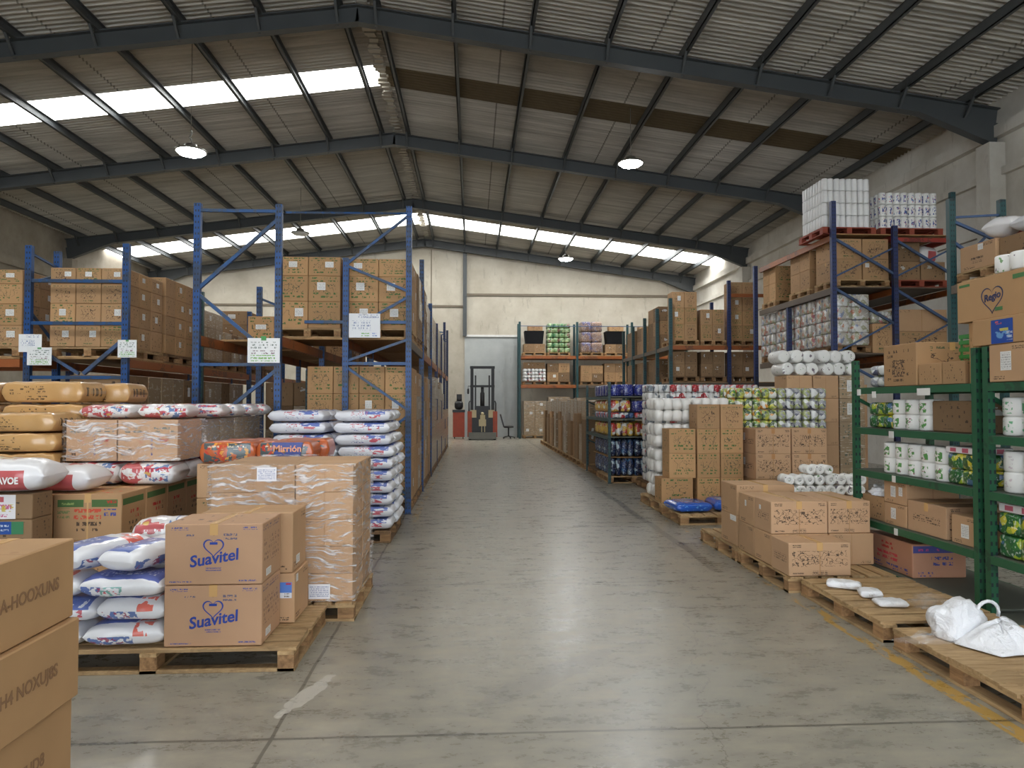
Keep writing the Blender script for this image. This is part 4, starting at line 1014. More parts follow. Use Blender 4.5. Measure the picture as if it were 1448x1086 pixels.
# kraft sacks
n = 0
pallet(-4.9, -3.55, 7.0, 8.05, 0, 'wooden pallet under the taller kraft sack pile', True, 'wood_dark')
pallet(-4.95, -3.68, 6.48, 6.98, 0, 'wooden pallet under the lower kraft sack pile', False, 'wood_dark')
for k in range(8):
    rw = rowname(k, 8)
    sack(-4.06, 6.74, .147 + .178 * k, .74, .48, .178, 'kraft', 'glossy kraft sack, %s layer of the lower pile at the left edge' % rw, 'kraft sacks in the lower pile', (.02, -.02, .01)[k % 3], 91 + k % 4, 9, 16, fin=False)
    sack(-4.82, 6.74, .147 + .178 * k, .72, .48, .178, 'kraft', 'glossy kraft sack, %s layer at the far left end of lower pile' % rw, 'kraft sacks in the lower pile', 0, 95, 9, 16, fin=False)
    sack(-4.10, 7.24, .147 + .215 * k, .76, .46, .215, 'kraft', 'glossy kraft sack, %s layer front of the taller pile' % rw, 'kraft sacks in the taller pile', (.01, -.02, 0)[k % 3], 92 + k % 3, 9, 16, fin=False)
    if k > 5:
        sack(-3.80, 7.72, .147 + .215 * k, .56, .48, .212, 'kraft', 'glossy kraft sack, %s layer back of the taller pile' % rw, 'kraft sacks in the taller pile', .02, 94, 9, 16, fin=False)
        sack(-4.88, 7.24, .147 + .215 * k, .72, .46, .213, 'kraft', 'glossy kraft sack, %s layer left end of the taller pile' % rw, 'kraft sacks in the taller pile', .02, 95, 9, 16, fin=False)
    else:
        sack(-3.80, 7.72, .147 + .215 * k, .56, .48, .212, 'kraft', 'kraft sack hidden in the back row of the taller pile', 'hidden kraft sacks', .02, 94, 9, 16, fin=False)

# ------------------------------------------------------------------ white sacks by the aisle
pallet(-2.42, -.96, 8.48, 9.75, 0, 'dark wooden pallet under the tall white sack stack', True, 'wood_dark')
ph = .1425
for k in range(10):
    rw = rowname(k, 10); j = random.uniform
    dx = -.03 * (k > 6) - .02 * (k > 7)
    sack(-1.265 + dx + j(-.012, .012), 8.72, .147 + ph * k, .66, .44, ph, 'whiteblue', 'white printed sack, aisle column, %s layer' % rw, 'white sacks in the tall stack', j(-.03, .03), 101 + k % 4, 4.2, 11, fin=True)
    sack(-1.95 + dx * 2.5 + j(-.012, .012), 8.72, .147 + ph * k, .66, .44, ph, 'whiteblue', 'white printed sack, inner column, %s layer' % rw, 'white sacks in the tall stack', j(-.03, .03), 105 + k % 3, 4.2, 11, fin=True)
    for r, yy in ((1, 9.14), (2, 9.54)):
        sack(-1.25 + dx + j(-.015, .015), yy, .147 + ph * k, .66, .40, ph, 'whiteblue', 'white sack of the tall stack, %s row back on aisle side, %s layer' % (ORD[r], rw), 'white sacks in the tall stack', j(-.03, .03), 108 + (k + r) % 3, 4.2, 11, fin=True)
        if k == 9: sack(-1.97 + dx * 2, yy, .147 + ph * k, .66, .40, ph, 'whiteblue', 'white sack on the stack top, inner column, %s row back' % ORD[r], 'white sacks in the tall stack', 0, 108, 4.2, 11)
        else: sack(-1.95 + dx * 2, yy, .147 + ph * k, .66, .40, ph, 'whiteblue', 'white sack hidden in the middle of the tall stack', 'hidden white sacks', 0, 108, 4.2, 11)

# ------------------------------------------------------------------ cartons on the left racks
def far_cartons(boxes, name, label, kind):
    m = MB(); uvs = []
    for (x0, x1, y0, y1, z0, z1) in boxes:
        m.box(x0, x1, y0, y1, z0, z1)
    me = m.mesh(name); ul = me.uv_layers.new(name='uv')
    for p in me.polygons:
        base = 0 if abs(p.normal.y) > .5 else (1 if abs(p.normal.x) > .5 else 2)
        sq = ((0, 0), (1, 0), (1, 1), (0, 1))
        for q, li in enumerate(p.loop_indices): ul.data[li].uv = (base + sq[q][0], sq[q][1])
    o = mesh_obj(name, me, K[kind]); return tag(o, label, 'cartons', None, 'stuff')
# ground level beside the aisle
BY = lambda p: 10.79 + 2.7 * (p // 2) + 1.32 * (p % 2)
for p in range(4): pallet(-2.48 if p == 0 else -1.83, -.93, BY(p), BY(p) + 1.22, 0, 'wooden pallet on the floor under the aisle rack, %s back' % ORD[p], True, 'wood_dark')
stack(-2.475, 10.79, .147, 4, 3, 5, .385, .405, .411, ['greenprint'], 'green-printed carton', 'ground level of aisle rack', 'cartons on the ground under the aisle rack', labp=.3,
      skip=lambda i, j, k: False)
for p in range(1, 4):
    stack(-1.54, BY(p), .147, 1, 3, 5, .6, .40, .385 + .02 * (p % 2), ['mixed', 'shaded', 'wrapped'], 'dull brown carton', 'ground load %s along aisle rack' % ORD[p], 'cartons on the ground under the aisle rack', labp=.25)
# upper level
pallet(-1.93, -.93, 10.79, 12.01, 2.631, 'wooden pallet on the aisle rack deck behind the blue-lettered sign', False)
pallet(-2.98, -1.98, 10.79, 12.01, 2.631, 'wooden pallet on the deck left of the aisle rack post', False)
stack(-1.92, 10.86, 2.777, 2, 3, 3, .49, .39, .38, ['greenprint'], 'green-printed carton', 'upper aisle rack right pallet', 'cartons on the upper deck of the aisle rack', hs=[.41, .39, .27], labp=.75)
stack(-2.97, 10.86, 2.777, 2, 2, 3, .485, .39, .38, ['greenprint'], 'green-printed carton', 'upper deck left pallet', 'cartons on the upper deck of the aisle rack', hs=[.41, .39, .29], labp=.75)
for p in (1, 2):
    pallet(-1.83, -.93, BY(p), BY(p) + 1.2, 2.631, 'wooden pallet on the aisle rack deck, %s back' % ORD[p], False, 'wood_dark')
    stack(-1.53, BY(p), 2.777, 1, 3, 3, .6, .39, .36, ['wrapped', 'shaded'], 'film-dulled carton', 'upper aisle rack load %s' % ORD[p], 'cartons on the upper deck of the aisle rack', labp=.4)
fb = []
for p in range(4, 12):
    y = BY(p)
    hh = random.choice([1.9, 2.1, 2.15, 1.8]) if p < 9 else 1.3
    for j in range(3):
        for k in range(4): fb.append((-1.55, -.93 + .02 * (k % 2), y + .41 * j, y + .41 * j + .395, .147 + hh / 4 * k, .147 + hh / 4 * (k + 1) - .012))
for p in range(3, 11):
    y = BY(p)
    for j in range(3):
        for k in range(3): fb.append((-1.55, -.95, y + .40 * j, y + .40 * j + .39, 2.64 + .36 * k, 2.64 + .36 * (k + 1) - .01))
far_cartons(fb, 'cardboard_cartons', 'cartons stacked farther along the blue aisle rack, seen edge-on', 'wrapped')
pf = MB()
for p in range(4, 12):
    for zz in (0, .09): pf.box(-1.55, -.92, BY(p), BY(p) + 1.22, zz + .001, zz + .045 + (.01 if zz else 0))
    for yy in (0, .55, 1.1): pf.box(-1.0, -.92, BY(p) + yy, BY(p) + yy + .12, .046, .09)
tag(pf.build('wooden_pallets', M['wood_dark']), 'wooden pallets farther along the floor under the aisle rack', 'pallets', None, 'stuff')
# rack behind the wrapped loads
carton(-3.36, -2.97, 10.8, 11.2, 2.561, 2.95, 'greenprint', 'single green-printed carton on the deck left of the tall blue post', None, None, [('F', .3, .7, .5, .68)])
for p in range(3):
    y = 12.3 + 1.5 * p
    stack(-3.52, y, .0, 2, 1, 5, .47, .5, .40, ['shaded', 'wrapped'], 'dusty carton', 'ground bay %s behind tall rack frame' % ORD[p], 'dusty cartons at ground level behind the tall rack frame', labp=.2)
for p in range(2):
    y = 14.95 + 1.4 * p
    stack(-3.52, y, 2.562, 2, 2, 3, .47, .5, .36, ['mixed', 'shaded'], 'dusty carton', 'upper deck, load %s behind tall rack frame' % ORD[p], 'cartons on the upper deck behind the tall rack frame', labp=.3)
# far-left rack
pallet(-5.84, -4.80, 10.12, 11.32, 2.281, 'wooden pallet on the far-left rack deck at the front', False)
stack(-5.835, 10.12, 2.427, 3, 3, 4, .343, .39, .29, ['greenprint', 'mixed'], 'labelled carton', 'far-left rack front pallet', 'labelled cartons on the far-left rack', hs=[.30, .30, .28, .22], labp=.75)
for p, (nz, kd) in enumerate(((4, ['greenprint', 'mixed']), (3, ['wrapped']), (2, ['wrapped', 'shaded']), (4, ['shaded']), (4, ['shaded']))):
    y = 10.10 + 2.7 * ((p + 1) // 2) + 1.30 * ((p + 1) % 2)
    pallet(-5.84, -4.80, y, y + 1.2, 2.281, 'wooden pallet on the far-left rack deck, %s back' % ORD[p + 1], False, 'wood_dark')
    stack(-5.41, y, 2.427, 1, 3, nz, .6, .39, .30, kd, 'labelled carton' if p < 2 else 'dull carton', 'far-left rack load %s' % ORD[p + 1], 'labelled cartons on the far-left rack', labp=.6)
pallet(-7.5, -6.25, 10.16, 11.2, 2.281, 'wooden pallet on the deck at the left edge', False)
stack(-7.13, 10.2, 2.427, 2, 2, 4, .44, .4, .29, ['greenprint', 'mixed'], 'labelled carton', 'left-edge rack deck', 'labelled cartons at the left edge', labp=.7, hs=[.30, .30, .28, .2])
for p in range(4):
    y = 10.12 + 2.7 * (p // 2) + 1.30 * (p % 2)
    stack(-5.56, y, 0, 1, 3, 4, .7, .42, .51, ['wrapped', 'shaded'], 'film-dulled carton', 'ground under far-left rack, load %s' % ORD[p], 'film-dulled cartons under the far-left rack', labp=.5)
stack(-7.3, 10.5, 0, 2, 1, 4, .55, .5, .47, ['shaded'], 'dusty carton', 'ground level at the left edge', 'dusty cartons under the left-edge rack')

# ------------------------------------------------------------------ RIGHT SIDE
# empty pallets with litter in front of the green shelves
pallet(2.82, 3.74, 3.42, 4.66, 0, 'plywood-topped wooden pallet carrying the crumpled white bag', False, 'wood', solid=True)
pallet(2.82, 3.74, 4.78, 6.00, 0, 'empty slatted wooden pallet with white plastic litter', False, 'wood')
pallet(2.74, 3.72, 6.06, 7.26, 0, 'wooden pallet under the black-printed cartons', True, 'wood')
pallet(2.74, 3.70, 7.31, 8.45, 0, 'wooden pallet under the pair of taller plain cartons', True, 'wood')
carton(2.74, 3.30, 6.05, 6.42, .147, .435, 'scribble', 'black-printed carton standing alone in front at the bottom', 'black-printed cartons', 'Y', (), 0, .006)
carton(2.755, 3.305, 6.45, 6.85, .147, .435, 'plain', 'carton behind the front one, bottom layer at the aisle side', 'black-printed cartons', None, (), 0, .005)
carton(2.755, 3.305, 6.86, 7.26, .147, .435, 'plain', 'rear carton of the bottom layer at the aisle side', 'black-printed cartons', None, (), 0, .005)
carton(3.31, 3.74, 6.45, 7.26, .147, .435, 'plain', 'bottom carton beside the green shelf post', 'black-printed cartons', None, (), 0, .005)
carton(2.76, 3.305, 6.46, 6.85, .437, .735, 'scribble', 'black-printed carton in the upper layer with a centre seam', 'black-printed cartons', 'Y', [('L', .3, .4, .66, .8)], 0, .005)
carton(2.76, 3.305, 6.86, 7.25, .437, .73, 'plain', 'plain carton behind the upper black-printed one', 'black-printed cartons', 'Y', [('L', .4, .5, .6, .8)], 0, .005)
carton(3.31, 3.72, 6.47, 7.2, .437, .735, 'scribble', 'black-printed carton in the upper layer by the shelf post', 'black-printed cartons', 'Y', (), 0, .005)
for k in range(2): carton(2.77, 3.40, 7.34, 7.82, .147 + .32 * k, .467 + .32 * k, 'plain', ('lower', 'upper')[k] + ' of two taller plain cartons behind the black-printed ones', 'taller plain cartons', 'Y', [('L', .6, .95, .8, .98)] if k == 0 else (), 0, .005)
# wrapped roll packs on low cartons behind
pallet(3.75, 4.75, 8.2, 9.2, 0, 'wooden pallet under the flat roll packs', True, 'wood_dark')
stack(3.76, 8.22, .147, 2, 2, 1, .48, .48, .40, ['plain', 'mixed'], 'low carton', 'under the flat roll packs', 'low cartons under the roll packs')
def flat_rolls(x0, y0, z0, nx, nz, r, h, lb, ny=2, mat='roll_dots'):
    return roll_pack(x0, y0, z0, nx, ny, nz, r, h, M[mat], lb, 'roll packs lying flat', axis='y', name='wrapped_roll_pack', only_shell=False)
flat_rolls(3.72, 8.24, .55, 8, 1, .06, .11, 'long wrapped pack of rolls lying lowest beside the green shelf')
flat_rolls(3.70, 8.26, .672, 4, 1, .062, .11, 'wrapped pack of rolls in the middle layer toward the aisle')
flat_rolls(4.21, 8.26, .672, 4, 1, .062, .11, 'wrapped pack of rolls in the middle layer toward the shelf')
flat_rolls(3.98, 8.28, .798, 3, 1, .055, .11, 'small wrapped pack of rolls crowning the flat pile')

# plastic litter
def bag_mesh(name, r, seed, sx=1., sy=1., sz=.6, mat=None, label=None, loc=(0, 0, 0), crump=.5, group=None, freq=2.2):
    bm = bmesh.new(); bmesh.ops.create_icosphere(bm, subdivisions=4, radius=1)
    for v in bm.verts:
        p = v.co.copy(); d = 1 + crump * (noise.noise(p * freq + Vector((seed, 0, 0))) + .5 * noise.noise(p * freq * 2.3 + Vector((0, seed, 0))) + .3 * abs(noise.noise(p * freq * 5 + Vector((0, 0, seed)))))
        p *= d; z = max(p.z, -.35) + .35
        v.co = Vector((p.x * r * sx, p.y * r * sy, z * r * sz))
    for f in bm.faces: f.smooth = True
    me = bpy.data.meshes.new(name); bm.to_mesh(me); bm.free()
    zm = min(v.co.z for v in me.vertices)
    for v in me.vertices: v.co.z -= zm
    return mesh_obj(name, me, mat, None, loc)
M['bagwhite'] = simple('white_bag_plastic', (.82, .83, .86), .3, namt=.04)
def _bagbump():
    nt = M['bagwhite'].node_tree; tc = nt.nodes.new('ShaderNodeTexCoord'); nz = nt.nodes.new('ShaderNodeTexNoise'); bp = nt.nodes.new('ShaderNodeBump')
    nz.inputs['Scale'].default_value = 14; nz.inputs['Detail'].default_value = 4; nz.inputs['Distortion'].default_value = 1.5; bp.inputs['Strength'].default_value = .7; bp.inputs['Distance'].default_value = .03
    nt.links.new(tc.outputs['Object'], nz.inputs['Vector']); nt.links.new(nz.outputs[0], bp.inputs['Height']); nt.links.new(bp.outputs[0], nt.nodes['Principled BSDF'].inputs['Normal'])
_bagbump()
def bag(lb, x, y, z, r, seed, sx, sy, sz, crump, group=None, mat='bagwhite', name='plastic_bag', freq=2.2):
    return tag(bag_mesh(name, r, seed, sx, sy, sz, M[mat], None, (x, y, z), crump, None, freq), lb, 'plastic bag', group)
t = empty('plastic_bag', 'big crumpled white plastic carrier bag with loop handle on the plywood pallet', 'plastic bag', (3.22, 4.38, .147))
def sub(nm, r, seed, sx, sy, sz, crump, loc, mat='bagwhite', freq=2.2):
    o = bag_mesh(nm, r, seed, sx, sy, sz, M[mat], None, loc, crump, None, freq); o.parent = t; return o
sub('bag_body', .15, 3.1, 1.2, .9, 1.15, .22, (-.08, .08, 0), freq=1.4)
def drape(nm, pts, h, seed, mat, loc):
    # a thin sheet of plastic thrown down in folds: outline pts, domed to h, with radial creases
    vs, fs = [], []; n = len(pts) * 6; rings = 12
    def edge(t):
        i = int(t) % len(pts); f = t - int(t); a, b = pts[i], pts[(i + 1) % len(pts)]; return a[0] + (b[0] - a[0]) * f, a[1] + (b[1] - a[1]) * f
    for r in range(rings + 1):
        for k in range(n):
            ex, ey = edge(k / 6); q = r / rings
            cr = noise.noise(Vector((math.cos(2 * PI * k / n) * 3.2 + seed, math.sin(2 * PI * k / n) * 3.2, q * 1.2)))
            z = h * (1 - q ** 1.6) * (1 + .5 * cr) + .028 * abs(cr) * q * (1 - q) * 4 + .012 * noise.noise(Vector((ex * 14 * q, ey * 14 * q, seed)))
            vs.append((ex * q, ey * q, max(z, .003)))
    for r in range(rings):
        for k in range(n): fs.append((r * n + k, r * n + (k + 1) % n, (r + 1) * n + (k + 1) % n, (r + 1) * n + k))
    o = MB().add(vs, fs, True).build(nm, mat, t, loc); sm = o.modifiers.new('thick', 'SOLIDIFY'); sm.thickness = .003; sm.offset = 1
    return o
drape('bag_fold', [(-.28, .02), (-.2, .14), (.05, .16), (.24, .12), (.28, -.02), (.16, -.26), (.02, -.19), (-.16, -.22)], .13, 3.3, M['bagwhite'], (.06, -.10, .002))
drape('bag_tail', [(-.2, .02), (0, .08), (.2, .05), (.26, -.03), (.05, -.09), (-.15, -.06)], .05, 7.7, M['plastic_bag'], (.36, -.02, .003))
drape('bag_tail', [(-.24, .03), (-.05, .07), (.2, .05), (.2, -.05), (0, -.07), (-.2, -.04)], .04, 5.1, M['plastic_bag'], (-.34, -.02, .003))
MB().tube([(.10 + .09 * math.cos(a), .06 + .02 * math.cos(a), .15 + .075 * math.sin(a)) for a in [i * PI / 8 - .4 for i in range(15)]], .011, 8).build('loop_handle', M['bagwhite'], t)
for i, (x, y, L, W, H, rz) in enumerate(((3.02, 5.66, .26, .13, .07, -.5), (3.08, 5.38, .16, .13, .07, -.3), (3.10, 5.15, .22, .14, .055, -.15))):
    o = sack(x, y, .147, L, W, H, 'whiteblue', ('white foam tray farthest on the slatted pallet', 'small white wrapper in the middle of the slatted pallet', 'white foam tray nearest on the slatted pallet')[i], 'white litter on the slatted pallet', rz, 121 + i, 4, 8, 'foam_tray', 'litter', False)
    o.data = o.data.copy(); o.data.materials.clear(); o.data.materials.append(M['bagwhite'])
bag('crumpled clear plastic bag with brown scraps on the slatted pallet', 3.38, 5.12, .147, .09, 4.2, 1.3, 1., .7, .5, None, 'plastic_bag')
bag('scrap of white plastic stuck on the pallet corner', 3.33, 4.90, .147, .05, 2.2, 1.2, .8, .4, .5, None, 'bagwhite', 'plastic_scrap')
bag('white plastic wisp at the foot of the carton below the shelf', 3.66, 6.28, .0, .09, 9.2, 1.1, .9, .9, .6, None, 'bagwhite', 'plastic_scrap')

# green shelving beside the aisle
def green_shelf(label, x0, x1, y0, y1, levels, h, loc_lbl=None, mat='green', bm='greenplain'):
    t = empty('shelving_unit', label, 'shelf', (x0, y0, 0))
    def L(o): o.location = Vector(o.location) - Vector((x0, y0, 0)); return o
    for x in (x0 + .03, x1 - .03):
        for y in (y0 + .03, y1 - .03): L(upright(t, x, y, h, M[mat], .055, .055))
    for z in levels:
        L(MB().box(x0, x0 + .022, y0 + .06, y1 - .06, z - .062, z - .002).build('shelf_beam', M[bm], t))
        L(MB().box(x1 - .022, x1, y0 + .06, y1 - .06, z - .062, z - .002).build('shelf_beam', M[bm], t))
        L(MB().box(x0 + .0225, x1 - .0225, y0 + .005, y1 - .005, z - .02, z).build('shelf_panel', M['shelfdeck'], t))
    L(brace(t, (x0 + .03, y1 - .03, levels[-1] - .1), (x1 - .05, y1 - .03, levels[-2] - .1), M[bm], .03)); L(brace(t, (x1 - .05, y1 - .03, .3), (x0 + .05, y1 - .03, .75), M[bm], .03))
    return t
GL = [.10, .53, 1.0, 1.41, 1.80]
green_shelf('green metal shelving beside the aisle, bay with green-printed paper rolls', 3.80, 4.62, 5.16, 6.93, GL, 2.07)
green_shelf('green metal shelving at the right edge, bay with plain white rolls', 3.80, 4.62, 3.36, 5.10, GL, 2.07)
GX = 3.86
# top shelf
goods_pack(3.92, 4.3, 6.47, 6.84, 1.802, 2.02, 2, 3, 2, P['greybottle'], 'small wrapped pack of grey-printed rolls on the top green shelf', None, e=3)
o = carton(3.84, 4.5, 5.94, 6.44, 1.802, 2.18, 'mixed', 'tall carton with black figure print on the top green shelf', None, 'Y', (), 0, .005)
D = o['dims']; inkm = simple('black_carton_ink', INK, .7)
decal(o, D, 'L', .28, .66, .08, .66, ink_figure, 'printed_figure')
carton(3.84, 4.12, 5.62, 5.92, 1.802, 1.985, 'mixed', 'low carton beside the tall one on the top green shelf', 'low cartons on the top shelf', None, (), 0, .004)
carton(3.84, 4.12, 5.34, 5.61, 1.802, 1.985, 'mixed', 'low carton by the double green post on the top shelf', 'low cartons on the top shelf', None, (), 0, .004)
carton(4.14, 4.55, 5.345, 5.92, 1.802, 1.995, 'plain', 'carton under the green plastic crate on the top shelf', None)
t = empty('plastic_crate', 'green plastic crate on a carton above the green shelving', 'crate', (4.34, 5.56, 1.997))
m = MB(); m.box(-.19, .19, -.25, .25, 0, .015)
for z in (.03, .09, .15, .2): m.box(-.20, -.185, -.26, .26, z, z + .03); m.box(.185, .20, -.26, .26, z, z + .03); m.box(-.184, .184, -.26, -.245, z, z + .03); m.box(-.184, .184, .245, .26, z, z + .03)
for y in (-.25, -.12, 0, .12, .25): m.box(-.186, -.18, y - .012, y + .012, .0, .23); m.box(.18, .186, y - .012, y + .012, 0, .23)
for x in (-.12, 0, .12): m.box(x - .012, x + .012, -.246, -.24, 0, .23)
m.build('basket', simple('green_crate_plastic', lin(56, 140, 70), .4), t)
MB().box(-.206, -.2, -.07, .07, .14, .18).build('handle_grip', simple('dark_green_grip', lin(30, 80, 40), .4), t)
# cartons heaped over the double post
o = carton(3.80, 4.22, 4.66, 5.03, 1.802, 2.075, 'plain', 'carton with white label on the top shelf right of the double post', None, 'Y', [('L', .32, .6, .3, .8)], 0, .005)
lb3 = printed('label_blue_picture', lin(30, 74, 160), .35, [({0: (.2, .9), 1: (.2, .5)}, lin(110, 160, 210), 'blotch', 6, 5, .46), ({0: (.4, .8), 1: (.5, .62)}, lin(200, 190, 80), 'blotch', 6, 6, .46), ({0: (.2, .5), 1: (.8, .93)}, lin(210, 90, 70), 'blotch', 5, 5, .42), ({0: (.72, .98), 1: (.1, .5)}, (.6, .64, .68), 'text', 10, 6, .4)], var=0)
o = carton(3.80, 4.25, 4.64, 5.20, 2.077, 2.275, 'bare', 'carton with a blue picture label below the heart-logo carton', None, 'Y', (), 0, .005)
decal(o, o['dims'], 'L', .36, .74, .02, .9, lb3, 'picture_label', 'blue picture label')
carton(4.28, 4.54, 4.6, 5.02, 1.802, 2.275, 'mixed', 'carton behind the blue-labelled one on the top shelf', None)
carton(3.87, 4.25, 5.225, 5.335, 1.802, 2.275, 'greenprint', 'narrow green-printed carton standing behind the double post', None)
o = carton(3.84, 4.45, 4.68, 5.42, 2.277, 2.60, 'bare', 'large carton with blue heart logo high on the green shelving', None, None, (), 0, .005)
D = o['dims']; inkd = simple('dark_blue_ink', lin(44, 54, 92), .6)
heart(o, D, 'L', .52, .46, .12, inkd, 'printed_heart', .06); lettering(o, D, 'L', .52, .50, 'Regio', .074, inkd, .12, .15, .002)
decal(o, D, 'L', .56, .66, .16, .24, simple('leaf_green_ink', lin(70, 120, 70), .6), 'printed_leaf'); decal(o, D, 'L', .04, .2, .86, .92, bpy.data.materials['leaf_green_ink'], 'printed_mark'); decal(o, D, 'L', .8, .95, .8, .9, bpy.data.materials['leaf_green_ink'], 'printed_mark')
roll_pack(3.84, 4.60, 2.602, 2, 3, 1, .075, .13, M['roll_dots'], 'pack of patterned white rolls on the heart-logo carton', None)
# third shelf
goods_pack(3.86, 4.2, 6.38, 6.74, 1.412, 1.66, 2, 3, 2, P['green'], 'green and yellow pack at the far end of the upper roll shelf', 'green packs on the shelves', e=5)
for i in range(3): roll_pack(3.85, 5.80 + .195 * i, 1.412, 1, 1, 2, .096, .135, M['roll_green'], 'column of two green-printed rolls on upper roll shelf, %s from the double post' % ORD[i], 'green-printed roll columns, upper shelf')
carton(3.86, 4.35, 5.24, 5.78, 1.412, 1.67, 'shaded', 'dark crumpled carton beside the double post on the upper roll shelf', None, None, (), 0, .01)
# second shelf
for i in range(5): roll_pack(3.85, 5.60 + .186 * i, 1.002, 1, 2, 2, .0925 / 1.0, .14, M['roll_green'], 'column of colour-printed rolls on lower roll shelf, %s from the double post' % ORD[i], 'colour-printed roll columns, lower shelf') if i < 0 else None
for i in range(5): roll_pack(3.85, 5.602 + .186 * i, 1.002, 1, 1, 2, .0925, .142, M['roll_green'], 'column of two colour-printed rolls on lower roll shelf, %s from double post' % ORD[i], 'colour-printed roll columns, lower shelf')
goods_pack(3.85, 4.15, 5.24, 5.59, 1.002, 1.25, 2, 2, 2, P['green'], 'green pack beside the double post on the lower roll shelf', 'green packs on the shelves', e=6)
tag(mesh_obj('printed_tray', carton_mesh(.30, .35, .05, .004, printed('tray_white_pink', (.78, .76, .77), .4, [({0: (.2, .35), 1: (.2, .8)}, lin(190, 50, 90), 'solid'), ({0: (.55, .75), 1: (.15, .85)}, lin(190, 50, 90), 'solid'), ({0: (1.15, 1.35), 1: (.2, .8)}, lin(190, 50, 90), 'solid'), ({0: (1.55, 1.75), 1: (.15, .85)}, lin(190, 50, 90), 'solid')], var=0)), None, None, (4.0, 5.415, 1.252)), 'white tray with pink marks on the green pack by the double post', 'tray')
# first shelf
carton(3.86, 4.3, 6.50, 6.865, .532, .76, 'mixed', 'small carton under the crumpled white sheet on the carton shelf', None, None, (), 0, .005)
bag('crumpled white plastic sheet lying on the small shelf carton', 4.0, 6.66, .763, .12, 7.7, 1.1, 1.15, .6, .4, None, 'bagwhite', 'plastic_sheet')
for k in range(2): carton(3.85, 4.35, 6.13, 6.48, .532 + .2 * k, .73 + .2 * k, 'plain', ('lower', 'upper')[k] + ' of two labelled cartons stacked on the carton shelf', None, None, [('L', .32, .54, .3, .8)] + ([('L', .68, .84, .4, .8)] if k else []), 0, .005)
carton(3.85, 4.45, 5.60, 6.12, .532, .80, 'scribble', 'wide taped carton in the middle of the carton shelf', None, 'X', (), 0, .005)
carton(3.86, 4.3, 5.26, 5.56, .532, .76, 'plain', 'carton with white label beside the double post on the carton shelf', None, None, [('L', .4, .7, .25, .72)], 0, .005)
# bottom shelf
o = carton(3.88, 4.38, 6.10, 6.84, .102, .40, 'pinkblue', 'carton with blue band and pink print on the bottom green shelf', None, None, (), 0, .006)
# right-edge bay
for i in range(3):
    roll_pack(3.86, 4.84 - .21 * i, 1.412, 1, 1, 2, .10, .14, M['roll_mint'], 'column of mint-printed rolls on right-edge shelf, %s from the post' % ORD[i], 'mint-printed rolls at the right edge')
    roll_pack(3.86, 4.84 - .21 * i, 1.002, 1, 1, 2, .10, .15, M['roll_faint'], 'column of plain white rolls on right-edge shelf, %s from the post' % ORD[i], 'plain white rolls at the right edge')
goods_pack(3.85, 4.2, 4.62, 5.04, .532, .86, 2, 2, 2, P['green'], 'large green and yellow pack on the right-edge shelf', 'green packs on the shelves', e=7)
tag(mesh_obj('printed_tray', carton_mesh(.34, .40, .06, .004, bpy.data.materials['tray_white_pink']), None, None, (4.03, 4.83, .862)), 'white tray with pink marks on the right-edge green pack', 'tray')
# price tags on the shelf beams
for (y, z, w, lb) in ((6.78, 1.755, .06, 'white tag at the far end of the top green beam'), (6.52, 1.73, .06, 'white tag hanging low on the top green beam'), (5.78, 1.745, .17, 'wide torn white tag on the top green beam'), (6.25, 1.365, .07, 'white tag on the upper roll shelf beam'), (6.22, .965, .05, 'white tag on the lower roll shelf beam'), (6.2, .495, .05, 'beige tag on the carton shelf beam')):
    tag(MB().box(3.792, 3.797, y - w / 2, y + w / 2, z - .03, z + .03).build('shelf_tag', M['label']), lb, 'tag', 'tags on the green beams')

# carton stack, blue bags and white bales on the aisle pallets
pallet(2.80, 3.95, 9.48, 10.5, 0, 'wooden pallet with two flat blue bags', True, 'wood')
pallet(2.82, 4.1, 10.54, 11.86, 0, 'wooden pallet under the three-column carton stack', True, 'wood')
sack(3.02, 9.86, .147, .52, .55, .15, 'bluebag', 'flat blue bag nearer the aisle on the wooden pallet', 'flat blue bags', .1, 131, 4, 8, 'filled_bag', 'bag', False)
sack(3.58, 9.92, .147, .45, .55, .17, 'bluebag', 'flat blue bag on the shelf side of the wooden pallet', 'flat blue bags', -.05, 132, 4, 8, 'filled_bag', 'bag', False)
sh = .371
for k in range(4):
    for i, (x0, x1) in enumerate((((2.84, 3.33) if k == 0 else (2.96, 3.375)), (3.39, 3.75), (3.755, 4.11))):
        if k == 3 and i == 0: continue
        carton(x0, x1, 10.58, 10.98, .147 + sh * k, .147 + sh * (k + 1), 'greenprint' if k < 3 else 'mixed', 'green-printed carton, %s layer, %s column from aisle, above the blue bags' % (rowname(k, 4), ORD[i]), 'three-column carton stack', None, (), 0, .005)
for k in range(4):
    for i in range(2):
        x = 2.88 + .615 * i
        m = MB()
        for a in range(4):
            for b_ in range(3):
                for c_ in range(2): lump(m, (-.29 + .145 * (a + .5), -.31 + .207 * (b_ + .5), .19 * c_), (.158, .22, .20), 3.2, 10, 6)
        key = ('bale', i, k)
        me = m.mesh('bale')
        for v in me.vertices: v.co += Vector((noise.noise(v.co * 6 + Vector((k, i, 0))), noise.noise(v.co * 6 + Vector((9, k, i))), noise.noise(v.co * 7 + Vector((k, 9, i))) * .6)) * .022
        zb = min(v.co.z for v in me.vertices)
        for v in me.vertices: v.co.z = (v.co.z - zb) * .96
        o = mesh_obj('white_bale', me, M['bale'], None, (x + .29, 11.36, .15 + .40 * k)); tag(o, 'white film-wrapped bale, %s layer, %s, behind the carton stack' % (rowname(k, 4), ('aisle side', 'inner side')[i]), 'bale', 'white film-wrapped bales')
